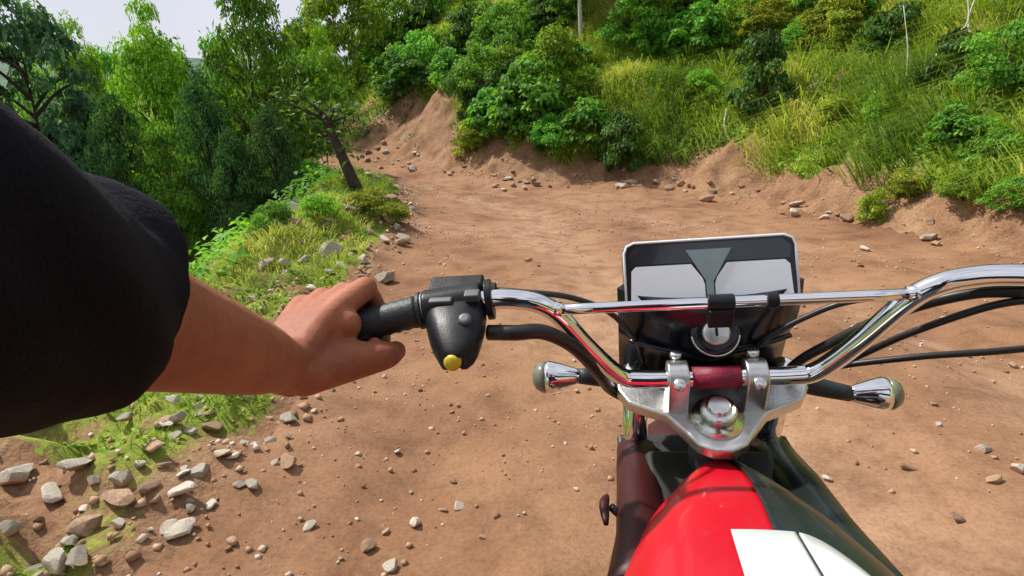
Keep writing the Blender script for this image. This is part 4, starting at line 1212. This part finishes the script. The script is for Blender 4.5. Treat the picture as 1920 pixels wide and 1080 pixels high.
# --- frame, engine, seat, rest of the machine
MB().add(*box(B(0, -.06, -.13), (.085, .13, .05))).build('frame_cover', M_engine, moto, bevel=.01)
fr = MB()
for s in (-1, 1):
    fr.add(*tube(smooth_path([B(0, .0, -.15), B(s * .05, .02, -.35), B(s * .11, -.05, -.62), B(s * .13, -.35, -.68), B(s * .12, -.62, -.60), B(s * .10, -.72, -.25)], 6), .015, 12))
    fr.add(*tube(smooth_path([B(0, -.04, -.10), B(s * .07, -.3, -.18), B(s * .10, -.72, -.20), B(s * .09, -1.15, -.13)], 6), .014, 12))
    fr.add(*tube([B(s * .12, -.62, -.60), (s * .11, axle_r[1], axle_r[2])], .02, 12))
fr.build('frame', M_engine, moto)
en_ = MB(); en_.add(*box(B(0, -.33, -.52), (.12, .17, .11))); en_.add(*tube([B(0, -.22, -.45), B(0, -.12, -.24)], .062, 20)); en_.add(*lathe([(.1, -.15), (.1, .15)], B(0, -.40, -.52), (1, 0, 0), 28))
eng = en_.build('engine', M_engine, moto, bevel=.01)
fi = MB()
for k in range(7): fi.add(*lathe([(.088, 0), (.088, .005)], B(0, -.205 + k * .0135, -.42 + k * .0265), (0, .454, .891), 24))
fi.build('cooling_fins', M_alu, eng)
MB().add(*tube(smooth_path([B(.03, -.08, -.30), B(.09, .02, -.42), B(.13, -.10, -.62), B(.16, -.5, -.66), B(.17, -.75, -.58), B(.18, -1.15, -.48)], 6), np.interp(np.arange(31), [0, 17, 20, 30], [.018, .018, .04, .045]), 14)).build('exhaust', M_engine, moto)
seat = MB(); V_, F_ = [], []
for y, w, z in ((-.44, .08, -.085), (-.52, .115, -.125), (-.66, .13, -.145), (-.82, .135, -.14), (-1.0, .125, -.125), (-1.14, .09, -.12)):
    for t in np.linspace(-100, 100, 17):
        V_.append(B(w * math.sin(R(t)), y, z - .07 + .07 * max(-.3, math.cos(R(t))) ** 1 if t else z))
F_ = [(i * 17 + j, i * 17 + j + 1, (i + 1) * 17 + j + 1, (i + 1) * 17 + j) for i in range(5) for j in range(16)] + [tuple(range(17)), tuple(range(5 * 17 + 16, 5 * 17 - 1, -1))]
seat.add(V_, F_).build('seat', M_seat, moto)
for s in (-1, 1):
    MB().add(*tube([B(s * .12, -.45, -.66), B(s * .27, -.47, -.66)], .014, 12)).build('foot_peg', M_rubber, moto)
    MB().add(*tube([(s * .12, axle_r[1] + .02, axle_r[2] + .04), B(s * .115, -.92, -.20)], .028, 14)).build('shock_absorber', M_chrome, moto)
MB().add(*tube([axle_r + [-.13, 0, 0], axle_r + [.13, 0, 0]], .010, 12)).build('axle', M_steel, moto)
tl = MB().add(*box(B(0, -1.24, -.14), (.06, .02, .03))).build('tail_light', M_redlens, moto, bevel=.006)

# ------------------------------------------------------------------ rider
def to_world(p): return MBW @ np.asarray(p) + root_w
M_skin, nt, p, o_ = new_mat('skin')
n1 = noise_node(nt, 9, 5, .6); n2 = noise_node(nt, 110, 4, .6)
c = ramp(nt, n1.outputs['Fac'], [(.3, (.25, .085, .044)), (.55, (.35, .125, .066)), (.75, (.41, .155, .090))])
c = mixc(nt, .5, c, ramp(nt, n2.outputs['Fac'], [(.35, (.8, .75, .72)), (.6, (1.05, 1.05, 1.05))]), 'MULTIPLY')
nt.links.new(c, p.inputs['Base Color'])
p.inputs['Roughness'].default_value = .6; p.inputs['Specular IOR Level'].default_value = .3
p.inputs['Subsurface Weight'].default_value = .12; p.inputs['Subsurface Radius'].default_value = (.012, .005, .003); p.inputs['Subsurface Scale'].default_value = .5
n3 = noise_node(nt, 45, 5, .65)
nt.links.new(bump(nt, n2.outputs['Fac'], .35, .002, bump(nt, n3.outputs['Fac'], .35, .004)), p.inputs['Normal'])
M_shirt = simple('black_navy_cloth', (.0055, .006, .012), .85, nscale=6, namp=.4, bumps=.3, bscale=420)
M_shirt.node_tree.nodes['Principled BSDF'].inputs['Specular IOR Level'].default_value = .12
M_trouser = simple('dark_denim', (.02, .025, .04), .9, nscale=20, namp=.3, bumps=.4, bscale=300)
M_boot = simple('boot_leather', (.025, .018, .013), .5, nscale=20)
M_hair = simple('dark_hair', (.01, .008, .006), .5, nscale=60, namp=.4, bumps=.6, bscale=90)

def capsule_chain(mb, P, rad, n=5, seg=16, squash=None, up=None):
    P = np.asarray(P, float)
    sp = smooth_path(P, n); r = np.interp(np.linspace(0, 1, len(sp)), np.linspace(0, 1, len(P)), rad)
    # rounded ends
    a = unit(sp[0] - sp[1]); b = unit(sp[-1] - sp[-2])
    A = [sp[0] + a * r[0] * math.sin(t) for t in (1.45, 1.1, .7, .35)]; ra = [r[0] * math.cos(t) for t in (1.45, 1.1, .7, .35)]
    Bq = [sp[-1] + b * r[-1] * math.sin(t) for t in (.35, .7, 1.1, 1.45)]; rb = [r[-1] * math.cos(t) for t in (.35, .7, 1.1, 1.45)]
    mb.add(*tube(np.vstack([A, sp, Bq]), np.concatenate([ra, r, rb]), seg, squash=squash, up=up))

def remesh(o, vox, it=6, fac=.5):
    m_ = o.modifiers.new('remesh', 'REMESH'); m_.mode = 'VOXEL'; m_.voxel_size = vox; m_.use_smooth_shade = True
    s_ = o.modifiers.new('smooth', 'SMOOTH'); s_.factor = fac; s_.iterations = it

body = MB()
shoulders, elbows, wrists = {}, {}, {}
HIP = to_world(B(0, -.72, -.02)); HIP = np.array([HIP[0], HIP[1], HIP[2]])
CH = np.array([.055, -.21, 1.30])             # chest centre
NECK = np.array([.05, -.20, 1.47])
HEAD = np.array([.045, -.15, 1.63])
for s in (-1, 1):
    # grip frame
    gu = lambda u: to_world(S(s * u, np.interp(u, [.33, .46], [.012, -.022]), np.interp(u, [.33, .46], [.193, .187])))
    g0, g1 = gu(.375), gu(.455)
    inw = unit(g0 - g1)                         # along the grip towards the bike
    up = np.array([0, 0, 1.]); up = unit(up - inw * up.dot(inw))
    fw = unit(np.cross(up, inw)); fw = fw if fw[1] > 0 else -fw
    G = lambda u, ang, r: gu(u) + fw * math.cos(R(ang)) * r + up * math.sin(R(ang)) * r
    wr = gu(.440) - fw * .085 + up * .004 - inw * .016
    wrists[s] = wr
    us_ = [.384, .408, .432, .455]; rr = [.0104, .0108, .0104, .0092]
    k_len = [1.0, 1.06, 1.0, .86]
    for u, r_, kl in zip(us_, rr, k_len):
        mcp = G(u, 68, .040 * (1 if kl > .9 else .95))
        # metacarpal
        capsule_chain(body, [wr + (gu(u) - gu(.42)) * .45 + up * .004, (wr + mcp) / 2 + up * .007 + (gu(u) - gu(.42)) * .1, mcp], [.018, .0150, .0138], 4, 14)
        capsule_chain(body, [mcp, G(u, 30, .0385), G(u, 2, .037 * kl), G(u, -38, .031), G(u, -72, .0295 * kl), G(u, -112, .0285), G(u, -145, .0285)],
                      [.0118, r_ * 1.02, r_ * 1.1, r_ * .98, r_ * 1.0, r_ * .9, r_ * .72], 4, 14)
    # palm heel and thenar
    capsule_chain(body, [wr - up * .006, G(.425, 165, .037), G(.405, 155, .033)], [.024, .023, .018], 4, 14)
    capsule_chain(body, [wr + inw * .016 - up * .014, gu(.408) - fw * .050 - up * .020, gu(.388) - fw * .040 - up * .026, gu(.374) - fw * .026 - up * .032, gu(.368) - fw * .008 - up * .036],
                  [.022, .0220, .0180, .0150, .0115], 5, 14)
    # forearm and upper arm
    if s < 0:
        el = at(84, 556, .240); sh = np.array([-.150, -.15, 1.425])
    else:
        el = np.array([.62, .12, 1.10]); sh = np.array([.26, -.16, 1.385])
    elbows[s], shoulders[s] = el, sh
    d = unit(wr - el)
    capsule_chain(body, [wr + d * .008, wr - d * .03, wr - d * .09, el + d * .07, el + d * .02, el], [.0255, .0275, .0320, .0365, .0370, .0370], 5, 20)
    capsule_chain(body, [el, el + (sh - el) * .3, el + (sh - el) * .65, sh], [.040, .044, .050, .056], 4, 20)
    capsule_chain(body, [sh, CH + np.array([s * .08, -.01, .06]), CH], [.056, .075, .09], 4, 20)
# trunk, neck, head
capsule_chain(body, [HIP, (HIP + CH) / 2 + np.array([0, -.03, 0]), CH, CH + np.array([0, .0, .08])], [.135, .125, .118, .09], 5, 26)
capsule_chain(body, [CH + np.array([0, 0, .1]), NECK, HEAD - np.array([0, .02, .03])], [.062, .056, .056], 4, 20)
capsule_chain(body, [HEAD - np.array([0, .005, .055]), HEAD + np.array([0, -.005, .0]), HEAD + np.array([0, -.015, .045])], [.062, .076, .074], 4, 26)
capsule_chain(body, [HEAD + np.array([0, .058, -.015]), HEAD + np.array([0, .082, -.035])], [.010, .014], 3, 12)       # nose
capsule_chain(body, [HEAD + np.array([-.02, .055, -.078]), HEAD + np.array([.02, .055, -.078])], [.014, .014], 3, 12)   # mouth and chin
capsule_chain(body, [HEAD + np.array([-.03, .045, -.10]), HEAD + np.array([.03, .045, -.10])], [.022, .022], 3, 12)
for s in (-1, 1):
    capsule_chain(body, [HEAD + np.array([s * .078, -.01, .01]), HEAD + np.array([s * .082, -.012, -.03])], [.013, .010], 3, 10)
    hip = HIP + np.array([s * .09, .02, -.03]); knee = to_world(B(s * .23, -.30, -.20)); ank = to_world(B(s * .22, -.50, -.58)); toe = to_world(B(s * .23, -.34, -.64))
    capsule_chain(body, [hip, (hip + knee) / 2, knee], [.085, .075, .056], 5, 22)
    capsule_chain(body, [knee, knee * .65 + ank * .35 + np.array([0, -.02, 0]), ank], [.056, .056, .036], 5, 20)
    capsule_chain(body, [ank, (ank + toe) / 2, toe], [.040, .036, .030], 4, 16)
person = link('person'); person.location = (HIP[0], HIP[1], 0)
off = np.array([HIP[0], HIP[1], 0])
def part(mb, name, mat, parent=person, **k):
    mb.v = [tuple(np.array(q) - off) for q in mb.v]
    return mb.build(name, mat, parent, **k)
bo = part(body, 'body', M_skin); remesh(bo, .0032, 3, .5)
tag(person, 'rider in a black sleeve gripping the handlebar with a bare left hand', 'person')

# black shirt: trunk and sleeves with folds
def cloth_tube(P, rad, n_ring, seg, fold, seed, twist=0.):
    sp = smooth_path(P, max(2, n_ring // (len(P) - 1)))
    r = np.interp(np.linspace(0, 1, len(sp)), np.linspace(0, 1, len(P)), rad)
    V_, F_ = tube(sp, r, seg, cap=False)
    V_ = np.array(V_).reshape(len(sp), seg, 3)
    T = np.linspace(0, 1, len(sp))[:, None]; A = np.linspace(0, 2 * PI, seg, endpoint=False)[None]
    f = fold * (fbm(T * 5 + np.sin(A) * .9, np.cos(A) * 1.3 + T * 1.5, 3, seed) * 1.6 + .35 * np.sin(T * 17 + 2.2 * np.sin(A + twist) + 3))
    V_ = V_ + (V_ - sp[:, None]) / np.linalg.norm(V_ - sp[:, None], axis=2, keepdims=True) * f[..., None]
    return V_.reshape(-1, 3), F_
for s in (-1, 1):
    el, sh, wr = elbows[s], shoulders[s], wrists[s]
    d = unit(wr - el)
    cuff = el + d * (.022 if s < 0 else .062)
    if s < 0:
        P = [sh + np.array([.05, -.03, .0]), sh, sh * .6 + el * .4, sh * .22 + el * .78, el + d * .01, cuff]
        rads = [.080, .076, .067, .0590, .0520, .0420]
    else:
        P = [sh + np.array([-.05, -.03, .0]), sh, sh * .6 + el * .4, sh * .22 + el * .78, el + d * .03, cuff]
        rads = [.085, .080, .070, .064, .058, .055]
    V_, F_ = cloth_tube(P, rads, 64, 64, .0075, 12 + s)
    o = part(MB().add(V_, F_), 'sleeve', M_shirt)
    q = o.modifiers.new('s', 'SOLIDIFY'); q.thickness = .0025; q.offset = -1
    o['label'] = 'loose black sleeve ending below the elbow'
    ring = np.array(V_)[-64:] + unit(cuff - el) * -.001
    part(MB().add(*tube(np.vstack([ring, ring[:2]]), .0022, 8)), 'cuff_hem', M_shirt, o)
    ring2 = np.array(V_)[-64 * 5:-64 * 4]
    part(MB().add(*tube(np.vstack([ring2, ring2[:2]]), .0009, 6)), 'cuff_seam', M_shirt, o)
sm_ = MB()
capsule_chain(sm_, [HIP + np.array([0, 0, .03]), (HIP + CH) / 2 + np.array([0, -.03, 0]), CH, CH + np.array([0, 0, .09])], [.150, .142, .138, .10], 5, 28)
for s in (-1, 1):
    capsule_chain(sm_, [shoulders[s], CH + np.array([s * .08, -.01, .06]), CH], [.074, .092, .11], 4, 22)
remesh(part(sm_, 'shirt', M_shirt), .009, 4)
tr_ = MB()
for s in (-1, 1):
    hip = HIP + np.array([s * .09, .02, -.03]); knee = to_world(B(s * .23, -.30, -.20)); ank = to_world(B(s * .22, -.50, -.58))
    capsule_chain(tr_, [HIP, hip, (hip + knee) / 2, knee, knee * .65 + ank * .35 + np.array([0, -.02, 0]), ank + (knee - ank) * .12], [.145, .10, .089, .070, .070, .055], 5, 22)
remesh(part(tr_, 'trousers', M_trouser), .009, 4)
for s in (-1, 1):
    ank = to_world(B(s * .22, -.50, -.58)); toe = to_world(B(s * .23, -.32, -.645)); heel = to_world(B(s * .22, -.55, -.64))
    b_ = MB(); capsule_chain(b_, [ank + np.array([0, 0, .10]), ank, heel], [.054, .052, .044], 4, 18); capsule_chain(b_, [heel, (heel + toe) / 2, toe], [.044, .046, .040], 4, 18)
    remesh(part(b_, 'boot', M_boot), .006, 3)
hr = MB(); capsule_chain(hr, [HEAD + np.array([0, -.02, .0]), HEAD + np.array([0, -.022, .05])], [.080, .080], 4, 26); capsule_chain(hr, [HEAD + np.array([0, -.03, -.05]), HEAD + np.array([0, -.03, 0])], [.068, .078], 4, 24)
remesh(part(hr, 'hair', M_hair), .006, 2)
for s in (-1, 1):
    part(MB().add(*lathe([(.002, 0), (.009, .004), (.011, .010), (.009, .016), (.002, .019)], HEAD + np.array([s * .031, .056, .004]), (0, 1, 0), 16)), 'eye', M_white)
